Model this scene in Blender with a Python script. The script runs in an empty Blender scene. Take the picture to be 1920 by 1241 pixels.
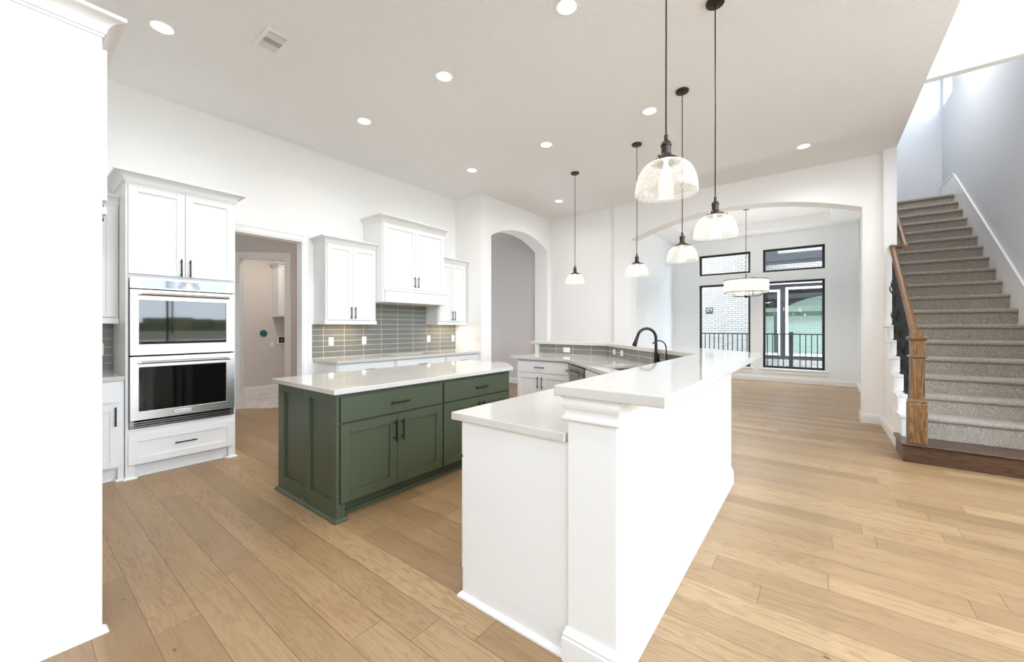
import bpy, bmesh, math, random
from mathutils import Vector
from mathutils.geometry import tessellate_polygon
random.seed(7)
sc = bpy.context.scene
COL = sc.collection
R2 = math.sqrt(.5)

# ------------------------------------------------------------------ camera, world, exposure
cam = bpy.data.cameras.new('camera'); cam_o = bpy.data.objects.new('camera', cam); COL.objects.link(cam_o)
cam.sensor_width = 36; cam.lens = 738.4 * 36 / 1920; cam.shift_y = -7.6 / 1920
cam.clip_start = .05; cam.clip_end = 2000
cam_o.location = (0, 0, 1.345); cam_o.rotation_euler = (math.pi / 2, 0, math.radians(37.855))
sc.camera = cam_o
sc.view_settings.view_transform = 'Standard'; sc.view_settings.look = 'None'
sc.view_settings.gamma = 1; sc.view_settings.use_curve_mapping = False
sc.view_settings.exposure = 0.45
try:
    c = sc.cycles
    c.use_denoising = True; c.max_bounces = 14; c.diffuse_bounces = 12; c.glossy_bounces = 4
    c.transparent_max_bounces = 24; c.transmission_bounces = 4; c.sample_clamp_indirect = 6
    c.caustics_reflective = False; c.caustics_refractive = False
except Exception: pass
W = bpy.data.worlds.new('sky'); sc.world = W; W.use_nodes = True
SKY = 9.0
def world_nodes():
    nt = W.node_tree; nt.nodes.clear(); N = nt.nodes.new; L = nt.links.new
    tc = N('ShaderNodeTexCoord'); sx = N('ShaderNodeSeparateXYZ'); L(tc.outputs['Generated'], sx.inputs[0])
    rp = N('ShaderNodeValToRGB'); L(sx.outputs['Z'], rp.inputs[0])
    e = rp.color_ramp.elements
    e[0].position = 0.0; e[0].color = (.79, .89, 1, 1); e[1].position = .7; e[1].color = (.70, .85, 1, 1)
    bg = N('ShaderNodeBackground'); bg.inputs['Strength'].default_value = SKY
    L(rp.outputs[0], bg.inputs['Color'])
    o = N('ShaderNodeOutputWorld'); L(bg.outputs[0], o.inputs[0])
world_nodes()

def area(name, loc, rot, sx, sy, power, col=(1, 1, 1), portal=False, shape='RECTANGLE', spread=None):
    l = bpy.data.lights.new(name, 'AREA'); l.shape = shape; l.size = sx
    if shape in ('RECTANGLE', 'ELLIPSE'): l.size_y = sy
    l.energy = power; l.color = col
    if spread: l.spread = spread
    if portal: l.cycles.is_portal = True
    o = bpy.data.objects.new(name, l); COL.objects.link(o); o.location = loc; o.rotation_euler = rot
    return o
# openings that the sky shines through: (axis, wall coordinate, u0, u1, z0, z1)
X_WIN = [(-.9, 1.4, .45, 3.0), (1.7, 4.9, .45, 3.0), (-3.5, -1.2, 3.35, 5.4), (-.9, 1.4, 3.35, 5.4), (1.7, 4.9, 3.35, 5.4)]
Y_WIN = [ (1.1, 2.6, 3.5, 5.4), (2.9, 4.4, 3.5, 5.4)]  # unseen high windows behind the camera, guessed and sized for the light level
D_WIN = [(-2.57, -1.345, .32, 2.48), (-1.10, .137, .32, 2.48), (-2.57, -1.345, 2.71, 3.28), (-1.10, .137, 2.69, 3.28)]
XR, YB, YD = 4.6, -4.0, 11.6
for a in X_WIN:
    area('daylight_portal', (XR + .16, (a[0] + a[1]) / 2, (a[2] + a[3]) / 2), (0, math.pi / 2, 0), a[3] - a[2], a[1] - a[0], 1, portal=True)
for a in Y_WIN:
    area('daylight_portal', ((a[0] + a[1]) / 2, YB - .16, (a[2] + a[3]) / 2), (math.pi / 2, 0, 0), a[1] - a[0], a[3] - a[2], 1, portal=True)
for a in D_WIN:
    area('daylight_portal', ((a[0] + a[1]) / 2, YD + .16, (a[2] + a[3]) / 2), (-math.pi / 2, 0, 0), a[1] - a[0], a[3] - a[2], 1, portal=True)
area('daylight_portal', (1.99, 10.75, 5.93), (0, math.pi / 2, 0), .75, .7, 1, portal=True)

# ------------------------------------------------------------------ materials
class NT:
    def __init__(s, name):
        s.m = bpy.data.materials.new(name); s.m.use_nodes = True; s.t = s.m.node_tree; s.t.nodes.clear()
        s.out = s.t.nodes.new('ShaderNodeOutputMaterial')
    def n(s, typ, **kw):
        x = s.t.nodes.new(typ)
        for k, v in kw.items(): setattr(x, k, v)
        return x
    def l(s, a, b): s.t.links.new(a, b)
    def val(s, sock, v):
        if isinstance(v, bpy.types.NodeSocket): s.l(v, sock)
        elif isinstance(v, (tuple, list)) and len(v) == 3 and sock.type == 'RGBA': sock.default_value = (*v, 1)
        else: sock.default_value = v
    def math(s, op, a, b=0.0, c=None):
        x = s.n('ShaderNodeMath', operation=op); s.val(x.inputs[0], a); s.val(x.inputs[1], b)
        if c is not None: s.val(x.inputs[2], c)
        return x.outputs[0]
    def mix(s, f, a, b, blend='MIX'):
        x = s.n('ShaderNodeMix', data_type='RGBA', blend_type=blend)
        s.val(x.inputs[0], f); s.val(x.inputs[6], a); s.val(x.inputs[7], b); return x.outputs[2]
    def ramp(s, f, pts):
        x = s.n('ShaderNodeValToRGB'); s.l(f, x.inputs[0]); e = x.color_ramp.elements
        while len(e) < len(pts): e.new(.5)
        for i, (p, c) in enumerate(pts):
            e[i].position = p; e[i].color = (*c, 1) if isinstance(c, tuple) else (c, c, c, 1)
        return x.outputs[0]
    def noise(s, vec, scale, detail=2.0, rough=.5, dist=0.0):
        x = s.n('ShaderNodeTexNoise'); s.val(x.inputs['Scale'], scale); s.val(x.inputs['Detail'], detail)
        s.val(x.inputs['Roughness'], rough); s.val(x.inputs['Distortion'], dist)
        if vec is not None: s.l(vec, x.inputs['Vector'])
        return x.outputs['Fac']
    def pos(s): return s.n('ShaderNodeNewGeometry').outputs['Position']
    def obj(s): return s.n('ShaderNodeTexCoord').outputs['Object']
    def sep(s, v):
        x = s.n('ShaderNodeSeparateXYZ'); s.l(v, x.inputs[0]); return x.outputs
    def comb(s, a, b, c=0.0):
        x = s.n('ShaderNodeCombineXYZ'); s.val(x.inputs[0], a); s.val(x.inputs[1], b); s.val(x.inputs[2], c); return x.outputs[0]
    def bump(s, h, strength=.2, dist=.002):
        x = s.n('ShaderNodeBump'); s.val(x.inputs['Height'], h); x.inputs['Strength'].default_value = strength
        x.inputs['Distance'].default_value = dist; return x.outputs[0]
    def bsdf(s, col, rough=.5, metal=0.0, normal=None, **kw):
        b = s.n('ShaderNodeBsdfPrincipled'); s.val(b.inputs['Base Color'], col); s.val(b.inputs['Roughness'], rough)
        s.val(b.inputs['Metallic'], metal)
        if normal is not None: s.l(normal, b.inputs['Normal'])
        for k, v in kw.items(): s.val(b.inputs[k.replace('_', ' ')], v)
        s.l(b.outputs[0], s.out.inputs[0]); return b
def plain(name, col, rough=.5, metal=0.0, **kw):
    t = NT(name); nz = t.noise(t.obj(), 18, 3)
    c = t.mix(nz, tuple(x * .97 for x in col), tuple(min(1, x * 1.03) for x in col))
    t.bsdf(c, rough, metal, **kw); return t.m
def paint(name, col, scale=220, strength=.12, rough=.75, dist=.002):
    t = NT(name); p = t.pos(); nz = t.noise(p, scale, 2, .5); big = t.noise(p, .7, 2)
    c = t.mix(big, tuple(x * .985 for x in col), tuple(min(1, x * 1.01) for x in col))
    t.bsdf(c, rough, 0.0, t.bump(nz, strength, dist)); return t.m
def emit(name, col, s):
    t = NT(name); e = t.n('ShaderNodeEmission'); t.val(e.inputs[0], col); e.inputs[1].default_value = s
    t.l(e.outputs[0], t.out.inputs[0]); return t.m

def floor_mat():
    t = NT('oak_planks'); x, y, z = t.sep(t.pos()); w = .168
    rowf = t.math('DIVIDE', t.math('SUBTRACT', y, .058 - 10 * w), w); row = t.math('FLOOR', rowf); fy = t.math('FRACT', rowf)
    wn = t.n('ShaderNodeTexWhiteNoise', noise_dimensions='1D'); t.l(row, wn.inputs['W'])
    Ln = t.math('ADD', 1.15, t.math('MULTIPLY', wn.outputs['Value'], .75))
    wn2 = t.n('ShaderNodeTexWhiteNoise', noise_dimensions='1D'); t.l(t.math('ADD', row, 31.7), wn2.inputs['W'])
    colf = t.math('DIVIDE', t.math('ADD', t.math('ADD', x, 40), t.math('MULTIPLY', wn2.outputs['Value'], 2.0)), Ln)
    cl = t.math('FLOOR', colf); fx = t.math('FRACT', colf)
    idn = t.n('ShaderNodeTexWhiteNoise', noise_dimensions='2D'); t.l(t.comb(cl, row), idn.inputs['Vector'])
    rnd = idn.outputs['Value']; rs = t.sep(idn.outputs['Color'])
    off = t.math('MULTIPLY', rnd, 37.0)
    # long cathedral figure, fine pores
    gv = t.comb(t.math('ADD', t.math('MULTIPLY', x, .75), off), t.math('ADD', t.math('MULTIPLY', y, 6.0), off), off)
    fig = t.noise(gv, 1.5, 3, .55, .35)
    rings = t.math('FRACT', t.math('MULTIPLY', fig, 13.0))
    rings = t.math('ABSOLUTE', t.math('SUBTRACT', rings, .5))
    pv = t.comb(t.math('ADD', t.math('MULTIPLY', x, 4.0), off), t.math('MULTIPLY', y, 150.0), off)
    pores = t.noise(pv, 1.0, 3, .6)
    kv = t.comb(t.math('ADD', t.math('MULTIPLY', x, 1.6), off), t.math('MULTIPLY', y, 3.2), off)
    vo = t.n('ShaderNodeTexVoronoi', feature='F1'); t.l(kv, vo.inputs['Vector']); vo.inputs['Scale'].default_value = 1.6
    knot = t.ramp(vo.outputs['Distance'], [(0.0, 0.0), (.018, .1), (.045, 1.0)])
    base = t.ramp(rnd, [(0, (.225, .138, .067)), (.3, (.30, .19, .093)), (.7, (.35, .225, .112)), (1, (.43, .287, .150))])
    c = t.mix(t.ramp(rings, [(0, .62), (.24, 0.0)]), base, (.215, .125, .058))
    c = t.mix(t.ramp(fig, [(.35, 0.0), (.75, .38)]), c, (.43, .297, .170))
    c = t.mix(t.ramp(pores, [(.36, .5), (.5, 0.0)]), c, (.22, .13, .065))
    c = t.mix(knot, (.10, .05, .02), c)
    e1 = t.math('MINIMUM', fy, t.math('SUBTRACT', 1.0, fy)); e1 = t.math('MULTIPLY', e1, w)
    e2 = t.math('MULTIPLY', t.math('MINIMUM', fx, t.math('SUBTRACT', 1.0, fx)), Ln)
    e = t.math('MINIMUM', e1, e2); seam = t.ramp(t.math('DIVIDE', e, .0035), [(0.25, 0.0), (.8, 1.0)])
    c = t.mix(seam, (.19, .105, .05), c)
    h = t.math('ADD', t.math('MULTIPLY', seam, 1.0), t.math('MULTIPLY', pores, .12))
    t.bsdf(c, t.math('ADD', .30, t.math('MULTIPLY', pores, .16)), 0.0, t.bump(h, .35, .0012), Specular_IOR_Level=.45)
    return t.m
def wood_mat(name, dark, light, axis='z', rough=.35):
    t = NT(name); x, y, z = t.sep(t.pos())
    s = {'x': (1.2, 22, 22), 'y': (22, 1.2, 22), 'z': (22, 22, 1.2)}[axis]
    v = t.comb(t.math('MULTIPLY', x, s[0]), t.math('MULTIPLY', y, s[1]), t.math('MULTIPLY', z, s[2]))
    a = t.noise(v, 1.3, 4, .6, .8)
    r = t.math('ABSOLUTE', t.math('SUBTRACT', t.math('FRACT', t.math('MULTIPLY', a, 7.0)), .5))
    p = t.noise(v, 9, 2)
    c = t.mix(t.ramp(r, [(0, 1.0), (.35, 0.0)]), light, dark)
    c = t.mix(t.ramp(p, [(.4, .5), (.55, 0.0)]), c, tuple(k * .5 for k in dark))
    t.bsdf(c, rough, 0.0, t.bump(p, .2, .001)); return t.m
def tile_mat(name, dx, dy, off, z0=.921, tw=.305, th=.0775, base=(.19, .196, .174)):
    t = NT(name); x, y, z = t.sep(t.pos())
    a = t.math('ADD', t.math('ADD', t.math('MULTIPLY', x, dx), t.math('MULTIPLY', y, dy)), off)
    u = t.math('DIVIDE', a, tw); v = t.math('DIVIDE', t.math('SUBTRACT', z, z0), th)
    fu = t.math('FRACT', u); fv = t.math('FRACT', v)
    wn = t.n('ShaderNodeTexWhiteNoise', noise_dimensions='2D'); t.l(t.comb(t.math('FLOOR', u), t.math('FLOOR', v)), wn.inputs['Vector'])
    eu = t.math('MULTIPLY', t.math('MINIMUM', fu, t.math('SUBTRACT', 1.0, fu)), tw)
    ev = t.math('MULTIPLY', t.math('MINIMUM', fv, t.math('SUBTRACT', 1.0, fv)), th)
    g = t.ramp(t.math('DIVIDE', t.math('MINIMUM', eu, ev), .0034), [(.45, 0.0), (.7, 1.0)])
    nz = t.noise(t.comb(t.math('MULTIPLY', a, 5), t.math('MULTIPLY', z, 22)), 2.2, 4, .6, .4)
    c = t.mix(nz, tuple(k * .82 for k in base), tuple(k * 1.22 for k in base))
    c = t.mix(t.math('MULTIPLY', wn.outputs['Value'], .3), c, (.22, .215, .19))
    c = t.mix(g, (.80, .77, .71), c)
    h = t.math('ADD', g, t.math('MULTIPLY', nz, .5))
    t.bsdf(c, t.math('SUBTRACT', .8, t.math('MULTIPLY', g, .62)), 0.0, t.bump(h, .25, .0015)); return t.m
def quartz_mat():
    t = NT('white_quartz'); p = t.pos()
    n1 = t.noise(p, 2.0, 5, .6, 1.5); n2 = t.noise(p, 140, 2)
    v = t.ramp(t.math('ABSOLUTE', t.math('SUBTRACT', n1, .5)), [(0, .16), (.03, 0.0)])
    c = t.mix(v, (.60, .575, .54), (.50, .475, .445)); c = t.mix(t.math('MULTIPLY', n2, .12), c, (.52, .495, .465))
    t.bsdf(c, .06, 0.0, Specular_IOR_Level=.5, IOR=1.75); return t.m
def carpet_mat():
    t = NT('stair_carpet'); p = t.pos(); a = t.noise(p, 190, 3, .8); b = t.noise(p, 70, 3, .7); d = t.noise(p, 9, 2)
    c = t.ramp(a, [(.36, (.12, .098, .075)), (.5, (.38, .33, .27)), (.62, (.72, .63, .54))])
    c = t.mix(t.ramp(b, [(.35, .45), (.6, 0.0)]), c, (.13, .11, .09))
    c = t.mix(t.math('MULTIPLY', d, .25), c, (.42, .375, .325))
    t.bsdf(c, .95, 0.0, t.bump(t.math('ADD', a, b), .9, .006), Sheen_Weight=.25); return t.m
def steel_mat(name, col=(.66, .65, .63), rough=.24, ax='y'):
    t = NT(name); x, y, z = t.sep(t.pos())
    v = t.comb(t.math('MULTIPLY', x, 3), t.math('MULTIPLY', y, 3), t.math('MULTIPLY', z, 900)); a = t.noise(v, 1, 2)
    t.bsdf(col, t.math('ADD', rough, t.math('MULTIPLY', a, .08)), 1.0, t.bump(a, .03, .0005)); return t.m
def thin_glass(name, tint=(1, 1, 1), refl=1.0, seed=False, ior=1.45):
    t = NT(name); tr = t.n('ShaderNodeBsdfTransparent'); t.val(tr.inputs[0], tint)
    gl = t.n('ShaderNodeBsdfGlossy'); t.val(gl.inputs['Roughness'], .02 if not seed else .08)
    fr = t.n('ShaderNodeFresnel'); fr.inputs['IOR'].default_value = ior
    mx = t.n('ShaderNodeMixShader'); front = t.math('SUBTRACT', 1.0, t.n('ShaderNodeNewGeometry').outputs['Backfacing']); t.l(t.math('MULTIPLY', t.math('MULTIPLY', fr.outputs[0], refl), front), mx.inputs[0]); t.l(tr.outputs[0], mx.inputs[1]); t.l(gl.outputs[0], mx.inputs[2])
    o = mx.outputs[0]
    if seed:
        p = t.obj(); vo = t.n('ShaderNodeTexVoronoi', feature='F1'); t.l(p, vo.inputs['Vector']); vo.inputs['Scale'].default_value = 230
        sp = t.ramp(vo.outputs['Distance'], [(.0, 1.0), (.3, .8), (.45, 0.0)])
        lw = t.n('ShaderNodeLayerWeight'); lw.inputs['Blend'].default_value = .3
        rim = t.math('MULTIPLY', t.math('POWER', lw.outputs['Facing'], 3.0), .35)
        f = t.math('MINIMUM', 1.0, t.math('ADD', t.math('ADD', t.math('MULTIPLY', sp, .30), rim), .04))
        df = t.n('ShaderNodeBsdfTranslucent'); t.val(df.inputs[0], (.98, .97, .94)); d2 = t.n('ShaderNodeBsdfDiffuse'); t.val(d2.inputs[0], (.95, .94, .92))
        ms = t.n('ShaderNodeMixShader'); ms.inputs[0].default_value = .5; t.l(df.outputs[0], ms.inputs[1]); t.l(d2.outputs[0], ms.inputs[2])
        m2 = t.n('ShaderNodeMixShader'); t.l(f, m2.inputs[0]); t.l(o, m2.inputs[1]); t.l(ms.outputs[0], m2.inputs[2]); o = m2.outputs[0]
    t.l(o, t.out.inputs[0]); return t.m
def brick_mat(name, c1, c2, mortar, axis='y', sw=.2, sh=.072, bump=.6):
    t = NT(name); x, y, z = t.sep(t.pos()); v = t.comb(x if axis == 'y' else y, z)
    b = t.n('ShaderNodeTexBrick'); t.l(v, b.inputs['Vector']); b.inputs['Scale'].default_value = 1
    b.inputs['Brick Width'].default_value = sw; b.inputs['Row Height'].default_value = sh; b.inputs['Mortar Size'].default_value = .006
    t.val(b.inputs['Color1'], c1); t.val(b.inputs['Color2'], c2); t.val(b.inputs['Mortar'], mortar)
    nz = t.noise(t.pos(), 40, 3); c = t.mix(t.ramp(nz, [(.5, 0.0), (.8, .35)]), b.outputs['Color'], tuple(k * .6 for k in c2))
    t.bsdf(c, .85, 0.0, t.bump(t.math('SUBTRACT', nz, b.outputs['Fac']), bump, .008)); return t.m
def marble_mat():
    t = NT('marble_tile'); p = t.pos(); n1 = t.noise(p, 1.7, 6, .6, 2.0)
    v = t.ramp(t.math('ABSOLUTE', t.math('SUBTRACT', n1, .5)), [(0, .7), (.02, .2), (.05, 0.0)])
    t.bsdf(t.mix(v, (.78, .75, .70), (.35, .32, .28)), .2); return t.m
def grass_mat():
    t = NT('dry_field'); p = t.pos(); a = t.noise(p, .05, 4); b = t.noise(p, 3, 3)
    c = t.ramp(a, [(.35, (.12, .12, .05)), (.5, (.2, .17, .08)), (.65, (.10, .12, .05))]); t.bsdf(t.mix(t.math('MULTIPLY', b, .4), c, (.25, .22, .12)), .95); return t.m
def shade_mat():
    t = NT('linen_shade'); x, y, z = t.sep(t.obj()); wv = t.noise(t.comb(t.math('MULTIPLY', x, 300), t.math('MULTIPLY', y, 300), t.math('MULTIPLY', z, 30)), 1, 2)
    d = t.n('ShaderNodeBsdfDiffuse'); t.val(d.inputs[0], (.86, .83, .80)); tr = t.n('ShaderNodeBsdfTranslucent'); t.val(tr.inputs[0], t.mix(wv, (.9, .84, .78), (.98, .94, .9)))
    m = t.n('ShaderNodeMixShader'); m.inputs[0].default_value = .55; t.l(d.outputs[0], m.inputs[1]); t.l(tr.outputs[0], m.inputs[2]); t.l(m.outputs[0], t.out.inputs[0]); return t.m

M = {}
M['wall'] = paint('wall_paint', (.875, .87, .862))
M['wall_dining'] = paint('wall_paint_dining', (.82, .85, .87))
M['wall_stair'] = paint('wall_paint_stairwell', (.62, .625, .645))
M['wall_taupe_shaded'] = paint('wall_paint_taupe_shaded', (.64, .60, .575))  # taupe; on the far hall wall the darker tone stands in for shade
M['ceiling'] = paint('ceiling_texture', (.86, .858, .855), 75, .8, .85, .010)
M['trimw'] = paint('trim_white', (.82, .82, .815), 60, .02, .35)
M['cab'] = paint('cabinet_white', (.80, .80, .795), 60, .015, .38)
M['green'] = paint('cabinet_green', (.064, .080, .046), 60, .02, .42)
M['quartz'] = quartz_mat(); M['floor'] = floor_mat(); M['carpet'] = carpet_mat()
M['black'] = plain('black_metal', (.018, .017, .016), .42, .6)
M['bronze'] = plain('dark_bronze', (.045, .035, .028), .38, .8)
M['steel'] = steel_mat('brushed_steel'); M['chrome'] = steel_mat('handle_steel', (.30, .27, .24), .3)
M['dwsteel'] = steel_mat('dark_steel', (.26, .25, .24), .3)
M['ovenglass'] = NT('oven_glass').m
_t = NT('oven_glass_mirror'); _t.bsdf((.006, .007, .008), .03, 0.0, None, Specular_IOR_Level=.5, IOR=1.6); M['ovenglass'] = _t.m
_t = NT('oven_glass_dark'); _t.bsdf((.004, .004, .004), .04, 0.0, None, Specular_IOR_Level=.5, IOR=1.5); M['ovendark'] = _t.m
_t = NT('control_glass'); _t.bsdf((.02, .03, .05), .05, 0.0, None, Specular_IOR_Level=.6, IOR=1.8); M['ctrl'] = _t.m
M['plate'] = plain('white_plastic', (.84, .83, .81), .35); M['slot'] = plain('dark_slot', (.05, .05, .05), .6)
M['oakz'] = wood_mat('stained_oak_upright', (.06, .026, .008), (.23, .115, .036), 'z')
M['oakx'] = wood_mat('stained_oak_step', (.035, .014, .006), (.10, .042, .017), 'x', .28)
M['oaky'] = wood_mat('stained_oak_rail', (.06, .020, .004), (.20, .085, .018), 'y', .45)
M['tile_kitchen'] = tile_mat('backsplash_tile', 0, 1, -2.705 + 3.05)
M['tile_bar'] = tile_mat('bar_tile', 1, 0, 2.988 + 3.05)
M['tile_diag'] = tile_mat('bar_tile_angled', -R2, R2, -5.526 + .126 + 6.1)
M['glass'] = thin_glass('window_glass'); M['seeded'] = thin_glass('seeded_glass', (.97, .965, .95), 1.0, True)
M['can'] = emit('downlight_glow', (1, .95, .87), 14); M['bulb'] = emit('bulb_glow', (1, .9, .76), 12)
M['brick'] = brick_mat('white_brick', (.25, .235, .21), (.20, .185, .165), (.07, .064, .055)); M['brickx'] = brick_mat('white_brick_side', (.25, .25, .245), (.215, .21, .20), (.12, .115, .11), 'x')
M['brickd'] = brick_mat('brown_brick', (.22, .19, .17), (.13, .11, .10), (.3, .28, .26), 'x')
M['brick_reflection'] = brick_mat('patio_reflection_brick', (.8, .8, .77), (.7, .7, .67), (.5, .5, .48)); M['greenbeam'] = plain('green_grey_beam', (.10, .14, .12), .7)  # brick of the wall that stands in for the pane reflection
M['marble'] = marble_mat(); M['field'] = grass_mat(); M['shade'] = shade_mat()
M['charcoal'] = plain('charcoal_siding', (.016, .016, .018), .8); M['vinyl'] = plain('white_vinyl', (.85, .85, .84), .4)
M['plywood'] = wood_mat('raw_plywood', (.16, .08, .04), (.30, .17, .10), 'y', .8)
M['sink'] = steel_mat('sink_steel', (.2, .2, .2), .4); M['concrete'] = paint('patio_concrete', (.72, .71, .69), 30, .2)
M['iron'] = plain('outdoor_iron', (.008, .008, .008), .9)
M['wframe'] = plain('black_window_frame', (.006, .006, .006), .5); M['teal'] = plain('teal_cover', (.02, .11, .12), .5)
M['void'] = plain('cavity_dark', (.03, .028, .025), .9)
M['pane_green'] = thin_glass('tinted_glass', (.80, .86, .82), 1.2, False, 1.5)
M['letter'] = plain('badge_lettering', (.03, .03, .035), .4)

# ------------------------------------------------------------------ mesh helpers
class MB:
    def __init__(s): s.v = []; s.f = []
    def add(s, vs, fs):
        o = len(s.v); s.v += [tuple(p) for p in vs]; s.f += [[o + i for i in f] for f in fs]; return s
    def box(s, x0, x1, y0, y1, z0, z1):
        vs = [(x, y, z) for z in (z0, z1) for y in (y0, y1) for x in (x0, x1)]
        return s.add(vs, [(0, 2, 3, 1), (4, 5, 7, 6), (0, 1, 5, 4), (2, 6, 7, 3), (0, 4, 6, 2), (1, 3, 7, 5)])
    def fbox(s, fr, u0, u1, n0, n1, z0, z1):
        vs = [fr(u, n, z) for z in (z0, z1) for n in (n0, n1) for u in (u0, u1)]
        return s.add(vs, [(0, 2, 3, 1), (4, 5, 7, 6), (0, 1, 5, 4), (2, 6, 7, 3), (0, 4, 6, 2), (1, 3, 7, 5)])
    def extr(s, axis, c0, c1, outer, holes=()):
        """polygon (with holes) in the plane across axis, extruded from c0 to c1"""
        def P(a, b, c): return {'x': (c, a, b), 'y': (a, c, b), 'z': (a, b, c)}[axis]
        loops = [list(outer)] + [list(h) for h in holes]; flat = [p for l in loops for p in l]; n = len(flat)
        tris = tessellate_polygon([[Vector((p[0], p[1], 0)) for p in l] for l in loops])
        fs = [tuple(t) for t in tris] + [tuple(i + n for i in reversed(t)) for t in tris]
        k = 0
        for l in loops:
            m = len(l)
            for i in range(m): a, b = k + i, k + (i + 1) % m; fs.append((a, b, b + n, a + n))
            k += m
        return s.add([P(a, b, c0) for a, b in flat] + [P(a, b, c1) for a, b in flat], fs)
    def tube(s, pts, r, seg=10, caps=True):
        pts = [Vector(p) for p in pts]; rs = r if isinstance(r, (list, tuple)) else [r] * len(pts)
        d0 = (pts[1] - pts[0]).normalized(); ref = Vector((0, 0, 1)) if abs(d0.z) < .9 else Vector((1, 0, 0))
        nrm = d0.cross(ref).normalized(); vs = []
        for i, p in enumerate(pts):
            d = (pts[min(i + 1, len(pts) - 1)] - pts[max(i - 1, 0)]).normalized()
            nrm = (nrm - d * nrm.dot(d)).normalized(); b = d.cross(nrm)
            for k in range(seg):
                a = 2 * math.pi * k / seg; vs.append(p + (nrm * math.cos(a) + b * math.sin(a)) * rs[i])
        fs = [(i * seg + k, i * seg + (k + 1) % seg, (i + 1) * seg + (k + 1) % seg, (i + 1) * seg + k) for i in range(len(pts) - 1) for k in range(seg)]
        if caps: fs += [tuple(range(seg))[::-1], tuple(range((len(pts) - 1) * seg, len(pts) * seg))]
        return s.add(vs, fs)
    def lathe(s, prof, cx, cy, seg=32, closed=False):
        vs = []; n = len(prof)
        for r, z in prof:
            for k in range(seg):
                a = 2 * math.pi * k / seg; vs.append((cx + r * math.cos(a), cy + r * math.sin(a), z))
        rng = range(n if closed else n - 1)
        fs = [(i * seg + k, i * seg + (k + 1) % seg, ((i + 1) % n) * seg + (k + 1) % seg, ((i + 1) % n) * seg + k) for i in rng for k in range(seg)]
        if not closed: fs += [tuple(range(seg))[::-1], tuple(range((n - 1) * seg, n * seg))]
        return s.add(vs, fs)
    def sweep(s, path, prof, side=1, closed=False):
        """profile of (out, z) carried along a plan polyline; out points to the right (side=1) or left (-1) of travel"""
        P = [Vector(p) for p in path]; n = len(P); m = len(prof); vs = []
        for i in range(n):
            a = P[i] - P[i - 1] if (i > 0 or closed) else P[1] - P[0]
            b = P[(i + 1) % n] - P[i] if (i < n - 1 or closed) else a
            a = a.normalized(); b = b.normalized()
            na = Vector((a.y, -a.x)) * side; nb = Vector((b.y, -b.x)) * side
            mt = (na + nb); mt = mt / max(.2, mt.dot(na)) if mt.length > 1e-6 else na
            for o, z in prof: q = P[i] + mt * o; vs.append((q.x, q.y, z))
        fs = [(i * m + k, i * m + (k + 1) % m, ((i + 1) % n) * m + (k + 1) % m, ((i + 1) % n) * m + k) for i in range(n if closed else n - 1) for k in range(m)]
        if not closed: fs += [tuple(range(m))[::-1], tuple(range((n - 1) * m, n * m))]
        return s.add(vs, fs)
    def build(s, name, mat, parent=None, bevel=0, smooth=False, seg=2):
        me = bpy.data.meshes.new(name); org = Vector((0, 0, 0))
        if parent is not None: org = Vector(parent['_org'])
        bm = bmesh.new(); vv = [bm.verts.new(Vector(p) - org) for p in s.v]
        for f in s.f:
            try: bm.faces.new([vv[i] for i in f])
            except ValueError: pass
        bmesh.ops.recalc_face_normals(bm, faces=bm.faces)
        bm.to_mesh(me); bm.free(); me.materials.append(M[mat])
        if smooth:
            for p in me.polygons: p.use_smooth = True
        o = bpy.data.objects.new(name, me); COL.objects.link(o); o['_org'] = tuple(org)
        if parent is not None: o.parent = parent
        if bevel:
            b = o.modifiers.new('bevel', 'BEVEL'); b.width = bevel; b.segments = seg; b.limit_method = 'ANGLE'; b.angle_limit = math.radians(40)
            b.harden_normals = False
        return o
def thing(name, label, cat, loc, group=None):
    o = bpy.data.objects.new(name, None); COL.objects.link(o); o.location = loc; o['_org'] = tuple(loc); o.empty_display_size = .1
    o['label'] = label; o['category'] = cat
    if group: o['group'] = group
    return o
def tag(o, label, cat, group=None, kind=None):
    o['label'] = label; o['category'] = cat
    if group: o['group'] = group
    if kind: o['kind'] = kind
    return o
def struct(o): o['kind'] = 'structure'; return o
def dup(root, new, label=None, group=None):
    """copy of a thing with its parts and sub-parts, moved to a new place"""
    r = root.copy(); COL.objects.link(r); r.location = new
    if label: r['label'] = label
    if group: r['group'] = group
    for ch in list(root.children):
        c = ch.copy(); COL.objects.link(c); c.parent = r
        for g in ch.children: d = g.copy(); COL.objects.link(d); d.parent = c
    return r
def frame(ox, oy, ux, uy, nx, ny):
    return lambda u, n, z: (ox + u * ux + n * nx, oy + u * uy + n * ny, z)
FX = lambda x: frame(x, 0, 0, 1, 1, 0)          # face looking to +x, u = y
FXn = lambda x: frame(x, 0, 0, 1, -1, 0)        # face looking to -x
FY = lambda y: frame(0, y, 1, 0, 0, -1)         # face looking to -y, u = x
FYp = lambda y: frame(0, y, 1, 0, 0, 1)         # face looking to +y
FD = lambda sm: frame(sm / 2, sm / 2, -R2, R2, -R2, -R2)   # kitchen side of the diagonal x + y = sm

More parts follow.
